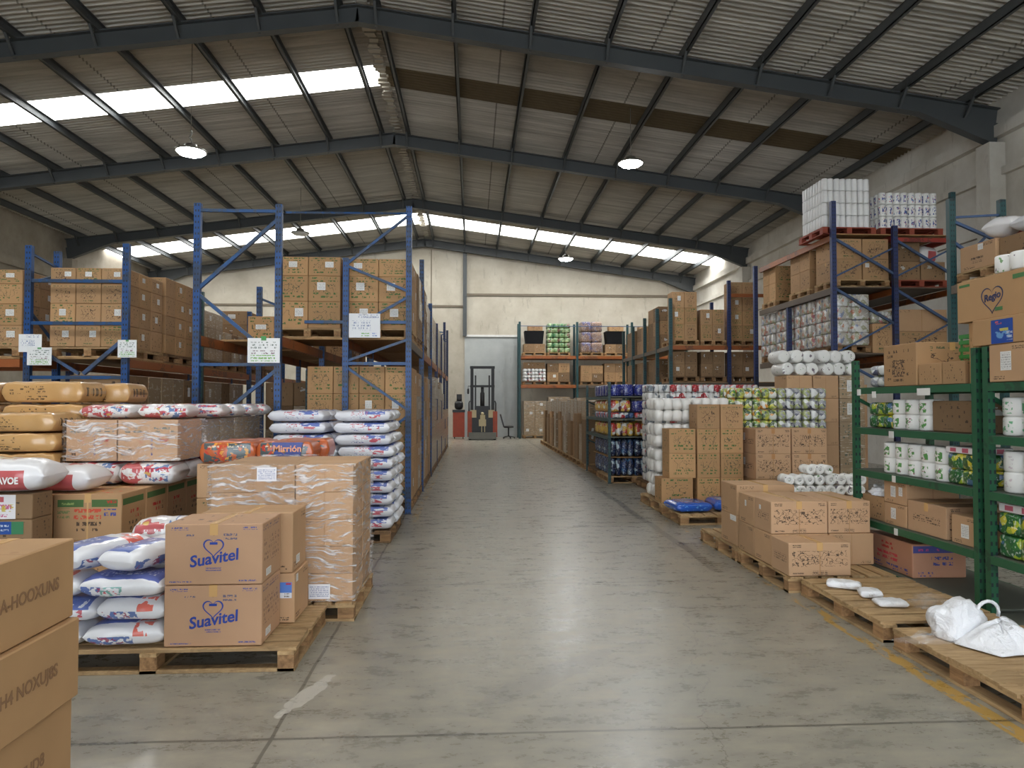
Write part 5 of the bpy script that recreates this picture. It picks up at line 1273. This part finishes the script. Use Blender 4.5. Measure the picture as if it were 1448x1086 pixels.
# cartons behind the three-column stack
pallet(4.15, 5.4, 10.25, 11.0, 0, 'wooden pallet under the black-lettered cartons behind the stack', True, 'wood_dark')
for k in range(3):
    for i in range(2):
        carton(4.18 + .55 * i, 4.72 + .55 * i, 10.3, 10.85, .147 + .375 * k, .147 + .375 * (k + 1), 'scribble' if k else 'mixed', 'black-lettered carton, %s layer, %s, between stack and shelving' % (rowname(k, 3), ('left', 'right')[i]), 'black-lettered cartons between stack and shelving', None, [('L', .1, .25, .5, .8)], 0, .005)
# green-white packs
pallet(4.13, 5.78, 11.2, 11.74, 0, 'wooden pallet under the green and white packs', True, 'wood_dark')
for k in range(5):
    for i in range(4):
        carton_kind = 'greenwhite' if i < 2 else 'greybottle'
        goods_pack(4.12 + .41 * i, 4.52 + .41 * i, 11.22, 11.7, .147 + .35 * k, .147 + .35 * (k + 1), 3, 3, 2, P[carton_kind], '%s pack of pouches, %s layer, %s from left, beyond the carton stack' % (('green and white', 'green and white', 'grey and white', 'grey and white')[i], rowname(k, 5), ORD[i]), 'pouch packs beyond the carton stack', e=4)
# white and red roll packs
pallet(3.3, 5.55, 13.3, 14.25, 0, 'wooden pallet under the white and red roll packs', True, 'wood_dark')
for k in range(6):
    for i in range(5):
        if k < 3 and i > 1: pass
        mt = ('whitegrey', 'redwhite' if k % 2 else 'whitegrey', 'redwhite', 'redwhite', 'redwhite')[i]
        goods_pack(3.34 + .43 * i, 3.77 + .43 * i, 13.34, 13.9, .147 + .31 * k, .147 + .31 * (k + 1) - (.0 if i < 2 else .0), 4, 3, 2, P[mt], '%s roll pack, %s layer, %s from left, behind the white bales' % ('white' if mt == 'whitegrey' else 'red and white', rowname(k, 6), ORD[i]), 'roll packs behind the white bales', e=4)

# brown cartons and rolls in front of the tall right rack
pallet(5.3, 6.75, 11.75, 12.85, 0, 'wooden pallet under the wrapped cartons topped by big rolls', True, 'wood_dark')
for k in range(5):
    for i in range(3):
        carton(5.34 + .46 * i, 5.79 + .46 * i, 11.8, 12.3, .147 + .395 * k, .147 + .395 * (k + 1), 'wrapped' if i == 2 else 'plain', 'carton under the big bagged rolls, %s layer, %s from left' % (rowname(k, 5), ORD[i]), 'cartons under the big bagged rolls', None, [('F', .3, .75, .3, .8)] if i == 2 and k in (3, 4) else (), 0, .004)
for k in range(2):
    for i in range(6):
        mesh_obj_ = mesh_obj('bagged_roll', roll_mesh(.112 - .004 * ((i + k) % 2), .46, M['roll_dots'], 'y', False), None, None, (5.36 + .232 * i - .06 * k + .02 * (i % 2), 12.02 + .03 * (i % 3), 2.123 + .215 * k))
        tag(mesh_obj_, 'bag of white paper rolls on the tall cartons, %s layer, %s from left' % (('lower', 'upper')[k], ORD[i]), 'paper rolls', 'bagged rolls on the tall cartons')

# ------------------------------------------------------------------ tall right rack
NV, NB = M['navy'], M['navybrace']
t = empty('pallet_rack', 'tall navy rack on the right holding a white roll load at its top', 'rack', (6.84, 13, 0))
for x, y, h, mt in ((6.81, 13, 5.47, NV), (8.01, 13, 5.02, NV), (9.16, 13, 5.68, M['teal']), (6.81, 16.7, 4.95, NV), (8.01, 16.7, 4.9, NV), (6.81, 14.9, 3.70, NV)): upright(t, x, y, h, mt, .09, .08)
for (xa, xb) in ((6.86, 7.99), (8.03, 9.14)):
    for (za, zb) in ((4.75, 4.1), (3.8, 3.15), (2.5, 1.9)): brace(t, (xa, 13, za), (xb, 13, zb), NB, .045)
    for (za, zb) in ((4.05, 4.6), (2.6, 3.2)): brace(t, (xa, 13, za), (xb, 13, zb), NB, .03)
for (x0, x1) in ((6.80, 6.85), (7.99, 8.04), (9.13, 9.18)):
    for z in (2.46, 3.72): beam(t, x0, x1, 13.05, 16.45, z, z + .115, M['steelbeam'] if x0 < 7 else M['orange'])
    beam(t, x0, x1, 13.05, 16.45 if x0 < 7 else 14.8, 4.74, 4.85, M['orange'] if x0 < 7 else M['redbeam'])
beam(t, 8.04, 9.12, 13.0, 13.05, 4.72, 4.80, M['redbeam'])
for z in (2.578, 3.838): deck(t, 6.86, 9.12, 13.04, 16.45, z, z + .02, M['steelbeam'])
deck(t, 6.86, 9.12, 13.04, 14.4, 4.852, 4.868, M['ply'])
at_origin(t)
L1, L2, L3 = 2.60, 3.86, 4.87
pallet(6.66, 7.72, 13.1, 14.1, L3, 'red-stained pallet under the white roll load at the top', False, 'wood_red')
pallet(7.80, 9.05, 13.1, 14.1, L3, 'red-stained pallet under the blue-printed rolls at the top', False, 'wood_red')
for k in range(4):
    for i in range(4):
        for j in range(4):
            if 0 < i < 3 and 0 < j < 3 and k < 3: continue
            if i == 3 and j > 0 and k < 3: continue
            roll_pack(6.70 + .235 * i, 13.14 + .225 * j, L3 + .148 + .237 * k, 2, 2, 1, .0555, .235, M['roll_white'], 'white roll pack high on the navy rack, %s layer, %s across, %s back' % (rowname(k, 4), ORD[i], ORD[j]), 'white roll packs at the rack top', hole=False, name='white_roll_pack', only_shell=False)
for k in range(3):
    for i in range(4):
        for j in range(2):
            if j > 0 and k < 2 and i > 0: continue
            roll_pack(7.84 + .29 * i, 13.16 + .28 * j, L3 + .148 + .235 * k, 2, 2, 1, .07, .233, M['roll_blue'], 'blue and red printed roll pack at rack top, %s layer, %s across%s' % (rowname(k, 3), ORD[i], ', back row' if j else ''), 'printed roll packs at the rack top', name='printed_roll_pack', hole=False, only_shell=False)
# second level
for i, (y0, y1) in enumerate(((13.06, 13.9), (14.1, 15.05), (15.75, 16.5))):
    pallet(6.88, 7.95, y0, y1, L2, 'pallet on the navy rack third level, %s back' % ORD[i], False, 'wood')
    nyy = 1 if i == 0 else 2
    for k in range(2):
        for j in range(nyy):
            dpt = (y1 - y0 - .06) / nyy
            carton(6.90, 7.42, y0 + .03 + dpt * j, y0 + .03 + dpt * (j + 1), L2 + .147 + .39 * k, L2 + .147 + .39 * (k + 1), 'greenprint' if i == 2 else 'mixed', 'carton on navy rack, %s layer, %s along load %s from the front' % (('lower', 'upper')[k], ORD[j], ORD[i]), 'cartons on the navy rack above the mixed packs', 'X' if i == 0 else None, (), 0, .005)
            if i == 0: carton(7.43, 7.95, y0 + .03, y0 + .6, L2 + .147 + .39 * k, L2 + .147 + .39 * (k + 1), 'mixed', 'carton behind the navy front post, %s layer, second from post' % ('lower', 'upper')[k], 'cartons on the navy rack above the mixed packs', None, [('F', .1, .25, .6, .8)] if k == 0 else (), 0, .005)
pallet(8.06, 9.1, 13.06, 13.95, L2, 'pallet on the navy rack inner bay under dusty cartons', False, 'wood_red')
for k in range(2):
    for i in range(2):
        if k == 1 and i == 1: continue
        carton(8.1 + .5 * i, 8.59 + .5 * i, 13.12, 13.6, L2 + .147 + .36 * k, L2 + .147 + .36 * (k + 1), 'shaded', 'dusty carton in navy rack inner bay, %s layer, %s' % (('lower', 'upper')[k], ('left', 'right')[i]), 'dusty cartons in the inner bay', None, (), 0, .005)
sack(8.85, 13.45, L2 + .51, .42, .4, .36, 'redwhite', 'whitish filled sack on dusty cartons in the inner bay', None, .2, 150, 3, 5, fin=False)
# first level: mixed packs
for i, (y0, y1) in enumerate(((13.06, 13.9), (13.97, 14.85), (14.95, 15.75), (15.85, 16.6))):
    pallet(6.90, 7.56, y0, y1, L1, 'dark pallet on the navy rack second level, %s back' % ORD[i], False, 'wood_dark')
    for k in range(2):
        goods_pack(6.88, 7.55, y0 + .02, y1 - .02, L1 + .147 + .49 * k, L1 + .147 + .49 * (k + 1), 2, 3, 2, P['multi'], 'film-wrapped mixed pack, %s, load %s from the navy front post' % (('lower', 'upper')[k], ORD[i]), 'film-wrapped mixed packs on the navy rack', e=14)
carton(7.58, 7.98, 13.04, 13.6, L1 + .001, L1 + .56, 'mixed', 'tall carton inside the navy rack under the spotted mixed packs', None)
goods_pack(7.57, 8.0, 13.05, 13.6, L1 + .562, L1 + .80, 3, 3, 1, P['multi'], 'mixed pack lying on the tall carton inside the navy rack', None)
for k in range(2): carton(8.08, 9.08, 13.08, 13.7, L1 + .001 + .42 * k, L1 + .42 + .42 * k, ('mixed', 'plain')[k], ('lower', 'upper')[k] + ' long carton in the inner navy bay, second level', 'long cartons in the inner navy bay', None, (), 0, .005)
# ground level below, seen over the packs
for i in range(5):
    for k in range(5):
        if k < 3 and i not in (0,): continue
        carton(6.9, 7.5, 13.1 + .62 * i, 13.7 + .62 * i, .0 + .40 * k, .40 * (k + 1), 'shaded' if i % 2 else 'plain', 'ground carton under the navy rack, %s layer, %s back' % (rowname(k, 5), ORD[i]), 'ground cartons under the navy rack') if (k >= 3 or i == 0) else None
far_cartons([(6.9, 7.5, 13.72 + .62 * i, 14.30 + .62 * i, .40 * k + .002, .40 * k + .396) for i in range(4) for k in range(3)], 'cardboard_cartons', 'lowest cartons under the navy rack, mostly behind the packs', 'shaded')
# nearer rack at the right edge
t = empty('pallet_rack', 'dark rack at the right edge, above the green shelving', 'rack', (6.95, 9.9, 0))
for x, y, h, mt in ((6.95, 9.9, 4.62, M['teal']), (7.72, 9.9, 4.62, M['teal']), (6.95, 7.2, 4.0, NV), (7.72, 7.2, 4.0, NV), (8.15, 9.9, 4.8, NV)): upright(t, x, y, h, mt, .09, .08)
for (za, zb) in ((4.3, 4.0), (4.0, 3.5)): brace(t, (6.97, 9.9, za), (7.7, 9.9, zb), NB, .04)
brace(t, (6.97, 9.9, 4.35), (7.7, 9.9, 4.4), NB, .03); brace(t, (7.3, 9.9, 3.9), (7.7, 9.9, 4.3), NB, .03)
for x in (6.93, 7.70): beam(t, x - .025, x + .025, 7.25, 9.85, 3.22, 3.34, M['steelbeam'])
deck(t, 6.96, 7.68, 7.25, 9.85, 3.342, 3.362, M['steelbeam'])
at_origin(t)
pallet(6.95, 7.7, 8.75, 9.8, 3.363, 'pallet with a labelled carton high at the right edge', True)
o = carton(6.97, 7.45, 9.05, 9.75, 3.51, 3.86, 'plain', 'labelled carton on the high pallet at the right edge', None, None, [('L', .52, .66, .72, .95)], 0, .006)
decal(o, o['dims'], 'L', .30, .66, .22, .5, ink_block, 'printed_block')
carton(7.0, 7.6, 8.45, 9.03, 3.51, 3.84, 'shaded', 'dusty carton behind the labelled one high at the right edge', None)
sack(7.2, 9.1, 3.862, .5, .45, .3, 'redwhite', 'white and red crumpled sack on the high carton', None, .3, 151, 2.2, 3, fin=False)
sack(7.2, 8.6, 3.845, .5, .4, .22, 'whiteblue', 'clear bag with white goods on the high dusty carton', None, 0, 152, 2.2, 3, fin=False)

# ------------------------------------------------------------------ farther right racks
t = empty('pallet_rack', 'dark rack crossing at the back of the right side, before the navy rack', 'rack', (5.38, 19, 0))
for x, y, h in ((5.38, 19, 4.5), (7.0, 19, 5.0), (8.7, 19, 5.2), (5.38, 20.4, 4.4), (5.38, 21.9, 4.3), (5.38, 23.5, 4.2), (5.38, 25, 4.2), (7.0, 20.4, 4.6)): upright(t, x, y, h, M['navy'] if x > 6 else M['teal'], .09, .08)
for z in (2.1, 3.1): 
    beam(t, 5.42, 8.66, 18.97, 19.03, z, z + .11, M['orange'] if z > 3 else M['steelbeam']); beam(t, 5.35, 5.41, 19.05, 25, z, z + .11, M['steelbeam'])
    deck(t, 5.4, 8.7, 19.04, 20.4, z + .112, z + .13, M['ply']); deck(t, 5.42, 6.4, 20.42, 25, z + .112, z + .13, M['ply'])
beam(t, 7.02, 8.66, 18.97, 19.03, 4.55, 4.64, M['orange'])
at_origin(t)
zz = 3.232
for i, (x0, w, n, hh, nz) in enumerate(((5.45, .35, 2, .44, 3), (6.25, .33, 2, .42, 2), (7.06, .36, 2, .40, 4))):
    pallet(x0 - .02, x0 + w * n + .04, 19.06, 20.1, zz, 'pallet on the back cross rack, %s from left' % ORD[i], False)
    stack(x0, 19.1, zz + .147, n, 1, nz, w, .45, hh, ['greenprint', 'mixed'], 'carton', 'back cross rack load %s' % ORD[i], 'cartons on the back cross rack', labp=.35)
    pallet(x0 - .02, x0 + w * n + .04, 19.06, 20.1, 2.232, 'pallet on the lower deck of the back cross rack, %s from left' % ORD[i], False, 'wood_dark')
    stack(x0, 19.1, 2.379, n, 1, 2, w, .45, .34, ['shaded'], 'dark carton', 'lower deck of back cross rack, load %s' % ORD[i], 'dark cartons on the lower deck of the back cross rack', labp=.2)
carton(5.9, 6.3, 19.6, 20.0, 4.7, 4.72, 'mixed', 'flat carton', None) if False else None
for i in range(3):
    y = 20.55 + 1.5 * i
    stack(5.45, y, zz + .001, 1, 2, (3, 2, 2)[i], .6, .6, .42, ['mixed', 'shaded'], 'carton', 'side bay %s of back cross rack' % ORD[i], 'cartons in the side bays of the back cross rack', side='L')
    stack(5.45, y, 2.233, 1, 2, 2, .6, .6, .36, ['shaded'], 'dark carton', 'lower side bay %s, back cross rack' % ORD[i], 'dark cartons in the lower side bays', side='L')
# rack along the back wall
t = empty('pallet_rack', 'rack with orange beams standing along the back wall', 'rack', (2.2, 33, 0))
for x in (2.2, 4.9, 7.5, 10.1):
    for y in (33.0, 34.0): upright(t, x, y, 5.45, M['teal'], .1, .09)
for k, (x0, x1) in enumerate(((2.25, 4.85), (4.95, 7.45), (7.55, 10.05))):
    for z in (2.36, 3.72):
        for y in (33.0, 34.0): beam(t, x0, x1, y - .03, y + .03, z, z + .13, M['orange'] if k == 0 or z > 3 else M['steelbeam'])
        deck(t, x0, x1, 33.04, 33.96, z + .132, z + .15, M['ply'])
brace(t, (2.25, 33, 5.25), (10.0, 33, 5.25), M['navybrace'], .03)
at_origin(t)
zt, zm_ = 3.872, 2.512
for i, x in enumerate((2.35, 3.5, 4.95 + .1, 6.2, 7.65, 8.9)):
    pallet(x, x + 1.1, 33.05, 34.0, zt, 'pallet on the top deck of the back-wall rack, %s from left' % ORD[i], False, 'wood')
    pallet(x, x + 1.1, 33.05, 34.0, zm_, 'pallet on the middle deck of the back-wall rack, %s from left' % ORD[i], False, 'wood_dark')
def bin_(x, lb):
    o = MB(); o.add([(-.4, -.3, 0), (.4, -.3, 0), (.4, .3, 0), (-.4, .3, 0), (-.46, -.34, .62), (.46, -.34, .62), (.46, .34, .62), (-.46, .34, .62)], [(3, 2, 1, 0), (0, 1, 5, 4), (1, 2, 6, 5), (2, 3, 7, 6), (3, 0, 4, 7), (4, 5, 6, 7)])
    o = o.build('black_bin', M['dark'], None, (x, 33.45, zt + .55)); return tag(o, lb, 'bin', 'black bins on the back-wall rack')
for i, x in enumerate((2.9, 6.75, 8.2)):
    carton(x - .5, x, 33.1, 33.8, zt + .147, zt + .548, 'shaded', 'left carton under the black bin, %s bin on the back-wall rack' % ORD[i], 'cartons under the black bins')
    carton(x, x + .5, 33.1, 33.8, zt + .147, zt + .548, 'shaded', 'right carton under the black bin, %s bin on the back-wall rack' % ORD[i], 'cartons under the black bins')
    bin_(x, 'black bin on cartons, %s from left on the back-wall rack top' % ORD[i])
    carton(x - .3, x + .4, 33.2, 33.7, zt + 1.172, zt + 1.42, 'mixed', 'carton on the black bin, %s from left at the back wall' % ORD[i], 'cartons on the black bins')
for k in range(3): goods_pack(3.5, 4.6, 33.1, 33.9, zt + .148 + .46 * k, zt + .148 + .46 * (k + 1), 4, 3, 2, P['greenbottles'], 'green bottle pack on the back-wall rack, %s layer' % rowname(k, 3), 'green bottle packs at the back wall')
for k in range(3): goods_pack(5.08, 6.1, 33.1, 33.9, zt + .148 + .49 * k, zt + .148 + .49 * (k + 1), 2, 2, 1, P['purple'], 'purplish wrapped pack on the back-wall rack, %s layer' % rowname(k, 3), 'purplish packs at the back wall', e=8)
for i, x in enumerate((2.38, 3.5, 5.08, 6.2, 7.65, 8.9)):
    if i == 0:
        for k in range(2):
            for q in range(2): goods_pack(2.38 + .53 * q, 2.91 + .53 * q, 33.1, 33.8, zm_ + .148 + .30 * k, zm_ + .148 + .30 * (k + 1), 3, 3, 2, P['whitegrey'], 'white pack on the middle deck at the back wall, %s layer, %s' % (('lower', 'upper')[k], ('left', 'right')[q]), 'white packs at the back wall')
        carton(2.4, 3.4, 33.15, 33.8, zm_ + .75, zm_ + 1.05, 'shaded', 'long dark carton on the white packs at the back wall', None)
    else:
        stack(x, 33.1, zm_ + .147, 2, 1, 2, .53, .7, .38 + .05 * (i % 2), ['shaded', 'mixed'], 'brown carton', 'middle deck of back-wall rack, pallet %s' % ORD[i], 'brown cartons on the middle deck at the back wall', labp=.2)
for i, x in enumerate((2.4, 3.55, 5.1)):
    pallet(x - .02, x + 1.08, 33.05, 34.0, 0, 'pallet on the floor under the back-wall rack, %s from left' % ORD[i], False)
    stack(x, 33.1, .147, 2, 1, 4, .52, .7, .40 + .05 * (i == 1), ['wrapped'], 'film-wrapped carton', 'floor under back-wall rack, pallet %s' % ORD[i], 'film-wrapped cartons under the back-wall rack', labp=.4)
# tall cartons lining the aisle on the right
for i in range(15):
    y = 17.55 + .72 * i
    if i % 2 == 0: pallet(2.78, 3.85, y - .03, y + 1.38, 0, 'aisle-side pallet under the tall cartons, %s back' % ORD[i // 2], True, 'wood')
    h = (1.10, .95, 1.22, 1.15, .98, 1.2)[i % 6]
    xo = (.0, .05, .02, .09, .03)[i % 5]
    carton(2.80 + xo, 3.45, y, y + (.68 if i % 3 else .60), .147, .147 + h, ('shaded', 'wrapped', 'shaded', 'mixed')[i % 4], 'tall carton lining the aisle beyond the shelf of blue packs, %s back' % (ORD + ['fifteenth'])[i], 'tall cartons lining the aisle', None, (), 0, .006)
    h2 = (.45, .6, .35, .5, .62, .4)[i % 6]
    carton(2.92, 3.5, y + .02, y + .66, .149 + h, .149 + h + h2, 'wrapped', 'wrapped carton on the tall aisle cartons, %s back' % (ORD + ['fifteenth'])[i], 'wrapped cartons on the tall aisle cartons', None, (), 0, .006)
# shelf of blue packs
t = green_shelf('dark green shelf of blue bottle packs and yellow pouches beside the aisle', 2.78, 3.9, 14.44, 17.3, [.96, 1.33, 1.79], 2.08, None, 'teal', 'teal')
pallet(2.80, 3.88, 14.52, 15.8, 0, 'wooden pallet under the blue bottle packs in the dark green shelf', False, 'wood')
pallet(2.80, 3.88, 15.9, 17.2, 0, 'wooden pallet at the back of the dark green shelf', False, 'wood_dark')
def tier(z0, z1, mt, desc, grp, nx=2, w=.52, xs=2.83, e=3.5, cells=(3, 3, 1), rows=3):
    for i in range(nx):
        for j in range(rows):
            goods_pack(xs + w * i, xs + w * (i + 1) - .02, 14.52 + .62 * j, 15.10 + .62 * j, z0, z1, *cells, P[mt], '%s, %s across, %s row back' % (desc, ORD[i], ORD[j]), grp, e=e)
tier(.147, .52, 'bluebottle', 'blue bottle pack on the lowest tier beside the aisle', 'blue bottle packs', e=3, cells=(4, 4, 1))
tag(MB().box(2.82, 3.88, 14.5, 16.45, .523, .54).build('divider_board', M['ply']), 'plywood board between the two tiers of blue bottles', 'board')
tier(.542, .90, 'bluebottle', 'blue bottle pack on the second tier beside the aisle', 'blue bottle packs', e=3, cells=(4, 4, 1))
tier(.962, 1.25, 'yellow', 'pack of white and yellow pouches below the red row', 'yellow pouch packs', e=3, cells=(4, 4, 1))
tier(1.332, 1.46, 'redblue', 'small red and blue pack above the yellow pouches', 'small red and blue packs', e=4, cells=(5, 4, 1))
for j in range(3):
    goods_pack(2.83, 3.28, 14.55 + .62 * j, 15.12 + .62 * j, 1.463, 1.72, 2, 3, 1, P['yellow'], 'yellow pack on the red and blue row, %s row back' % ORD[j], 'yellow packs on the third tier', e=4)
    goods_pack(3.30, 3.86, 14.55 + .62 * j, 15.12 + .62 * j, 1.463, 1.71, 2, 2, 1, P['blue'], 'deep blue pack beside the yellow one, %s row back' % ORD[j], 'deep blue packs on the third tier', e=8)
tier(1.792, 2.04, 'blue', 'deep blue pack on the shelf top', 'deep blue packs on the shelf top', e=8, cells=(2, 2, 1), rows=3)

# ------------------------------------------------------------------ reach truck, charger and chair at the back wall
t = empty('reach_truck', 'black and orange reach truck parked before the pale grey door', 'forklift', (.45, 31.9, 0))
MB().box(-.48, .48, -.05, 1.1, .12, 1.30).build('body', M['black'], t)
for s in (-1, 1): MB().box(s * .57 - .10, s * .57 + .10, -.10, 1.1, .13, 1.28).build('side_panel', M['truckorange'], t)
for s in (-1, 1): MB().box(s * .40 - .13, s * .40 + .13, -.08, -.051, 1.0, 1.34).build('yellow_plate', M['cream'], t)
MB().box(-.62, .62, -.28, -.11, .05, .34).build('bumper', M['greymetal'], t)
m = MB(); m.box(-.16, .16, -.2, -.055, .62, .92); m.box(-.10, .12, -.19, -.055, .925, 1.12); lump(m, (.0, -.12, 1.122), (.14, .13, .12), 3); m.box(-.05, -.01, -.17, -.06, .36, .615); m.box(.08, .12, -.17, -.06, .36, .615); m.build('control_tower', M['cream'], t)
for s in (-1, 1):
    MB().box(s * .47 - .07, s * .47 + .07, .12, .26, .3, 3.2).build('mast_rail', M['mast'], t)
    MB().box(s * .31 - .035, s * .31 + .035, .14, .24, 1.2, 2.9).build('inner_rail', M['mast'], t)
MB().box(-.56, .56, .13, .25, 3.2, 3.32).build('mast_crossbar', M['mast'], t)
MB().box(-.55, .55, .10, .28, 2.36, 2.46).build('mast_crossbar', M['mast'], t)
MB().lathe([(.10, 1.25), (.10, 2.1), (.07, 2.15), (.07, 2.4)], 14, (0, .2, 0)).build('lift_cylinder', M['black'], t)
MB().box(-.35, .35, .05, .4, 1.3, 1.52).build('seat_back', M['black'], t)
for s in (-1, 1): MB().tube([(s * .6, .1, 1.25), (s * .6, .1, 1.65), (s * .56, .12, 1.75)], .03).build('grab_rail', M['black'], t)
m = MB().tube([(-.5, .2, 2.4), (-.64, .15, 2.42), (-.64, .15, 2.3)], .018); lump(m, (-.64, .12, 2.05), (.10, .06, .26), 3); m.build('mirror', M['black'], t)
for s in (-1, 1):
    MB().lathe([(.06, -.06), (.15, -.06), (.16, -.03), (.16, .03), (.15, .06), (.06, .06)], 20, (s * .55, -.05, .16), 'x').build('wheel', M['rubber'], t)
t = empty('battery_charger', 'orange battery charger cabinet with black unit on top by the wall', 'charger', (-.63, 33.2, 0))
MB().box(-.27, .27, -.25, .25, .08, 1.22).build('cabinet', M['truckorange'], t)
MB().box(-.29, .29, -.27, .27, 1.221, 1.34).build('lid', M['black'], t)
m = MB(); lump(m, (0, 0, 1.341), (.42, .36, .42), 3); lump(m, (.02, 0, 1.7), (.26, .24, .22), 3); m.box(-.1, .14, -.1, .1, 1.88, 2.06); m.build('top_unit', M['black'], t)
for s in (-1, 1):
    for q in (-1, 1): MB().lathe([(.03, -.02), (.05, -.02), (.05, .02), (.03, .02)], 12, (s * .2, q * .18, .051), 'x').build('castor', M['rubber'], t)
t = empty('office_chair', 'black swivel chair against the pale grey door by the truck', 'chair', (1.68, 33.0, 0))
m = MB(); lump(m, (0, 0, .50), (.48, .46, .09), 4); m.build('seat', M['black'], t)
MB().bar((-.22, .05, .55), (-.38, .1, 1.12), .06, .36, up=(0, 1, 0)).build('backrest', M['black'], t)
MB().tube([(0, 0, .1), (0, 0, .5)], .03).build('pedestal', M['black'], t)
for k in range(5):
    a = 2 * PI * k / 5
    l = MB().tube([(0, 0, .12), (.28 * math.cos(a), .28 * math.sin(a), .06)], .02).build('leg', M['black'], t)
    MB().lathe([(.01, -.02), (.03, -.015), (.03, .015), (.01, .02)], 10, (.28 * math.cos(a), .28 * math.sin(a), .031), 'x').build('castor', M['rubber'], l)

# ------------------------------------------------------------------ light
w = bpy.data.worlds.new('daylight'); sc.world = w; w.use_nodes = True
bg = w.node_tree.nodes['Background']
bg.inputs[0].default_value = (.86, .93, 1, 1); bg.inputs[1].default_value = 5.6
vs = sc.view_settings
sc.display_settings.display_device = 'sRGB'
vs.view_transform = 'Standard'; vs.look = 'None'; vs.gamma = 1; vs.use_curve_mapping = False
vs.exposure = 0.3
sc.cycles.use_denoising = True
sc.cycles.max_bounces = 10; sc.cycles.diffuse_bounces = 6; sc.cycles.transparent_max_bounces = 12
sc.cycles.sample_clamp_indirect = 6
sc.cycles.caustics_reflective = False; sc.cycles.caustics_refractive = False
bpy.context.view_layer.update()
from mathutils.bvhtree import BVHTree
GX_, GY_ = 640, 480
vv, ff, who, roots = [], [], [], []
for o in col.objects:
    if o.type != 'MESH' or o.name.startswith(('stretch_film', 'plastic', 'ceiling', 'window', 'purlin', 'rafter')): continue
    r = o
    while r.parent is not None: r = r.parent
    b0 = len(vv); mw = o.matrix_world; roots.append(r.name); ri = len(roots) - 1
    vv.extend([mw @ v.co for v in o.data.vertices])
    for p in o.data.polygons: ff.append(tuple(v + b0 for v in p.vertices)); who.append(ri)
bvh = BVHTree.FromPolygons(vv, ff)
Rm = cam.matrix_world.to_3x3(); hits = {}; org = Vector(cam.location)
for j in range(GY_):
    for i in range(GX_):
        px, py = (i + .5) * 1448 / GX_, (j + .5) * 1086 / GY_
        loc, nn, fi, dd = bvh.ray_cast(org, Rm @ Vector(((px - 724) / FPX, -(py - 543) / FPX, -1)))
        if fi is not None and roots[who[fi]].startswith('cardboard_carton'): hits[roots[who[fi]]] = hits.get(roots[who[fi]], 0) + 1
del vv, ff, bvh
cart = [o for o in col.objects if o.parent is None and o.name.startswith('cardboard_carton') and o.get('kind') != 'stuff']
cart.sort(key=lambda o: (-hits.get(o.name, 0), o.name))
KEEP = 300
vs_, fs_, uv_, mi_, mats_ = [], [], [], [], []
drop = [o for o in cart[KEEP:]] + [o for o in col.objects if o.get('kind') == 'stuff' and o.name.startswith('cardboard_cartons')]
for o in drop:
    for q in [o] + list(o.children):
        me = q.data; mw = q.matrix_world; b0 = len(vs_)
        vs_ += [tuple(mw @ v.co) for v in me.vertices]
        ul = me.uv_layers[0].data if me.uv_layers else None
        m_ = me.materials[0]
        if m_ not in mats_: mats_.append(m_)
        for p in me.polygons:
            fs_.append(tuple(v + b0 for v in p.vertices)); mi_.append(mats_.index(m_))
            uv_ += [tuple(ul[l].uv) if ul else (0, 0) for l in p.loop_indices]
for o in drop:
    for q in list(o.children): bpy.data.objects.remove(q)
    bpy.data.objects.remove(o)
me = bpy.data.meshes.new('cardboard_cartons'); me.from_pydata(vs_, [], fs_)
ul = me.uv_layers.new(name='uv'); ul.data.foreach_set('uv', [c for u in uv_ for c in u])
me.polygons.foreach_set('material_index', mi_)
for m_ in mats_: me.materials.append(m_)
tag(mesh_obj('cardboard_cartons', me), 'remaining brown cartons, small with distance or mostly hidden in the racks and loads', 'cartons', None, 'stuff')
for o in bpy.data.objects:
    if 'dims' in o.keys(): del o['dims']
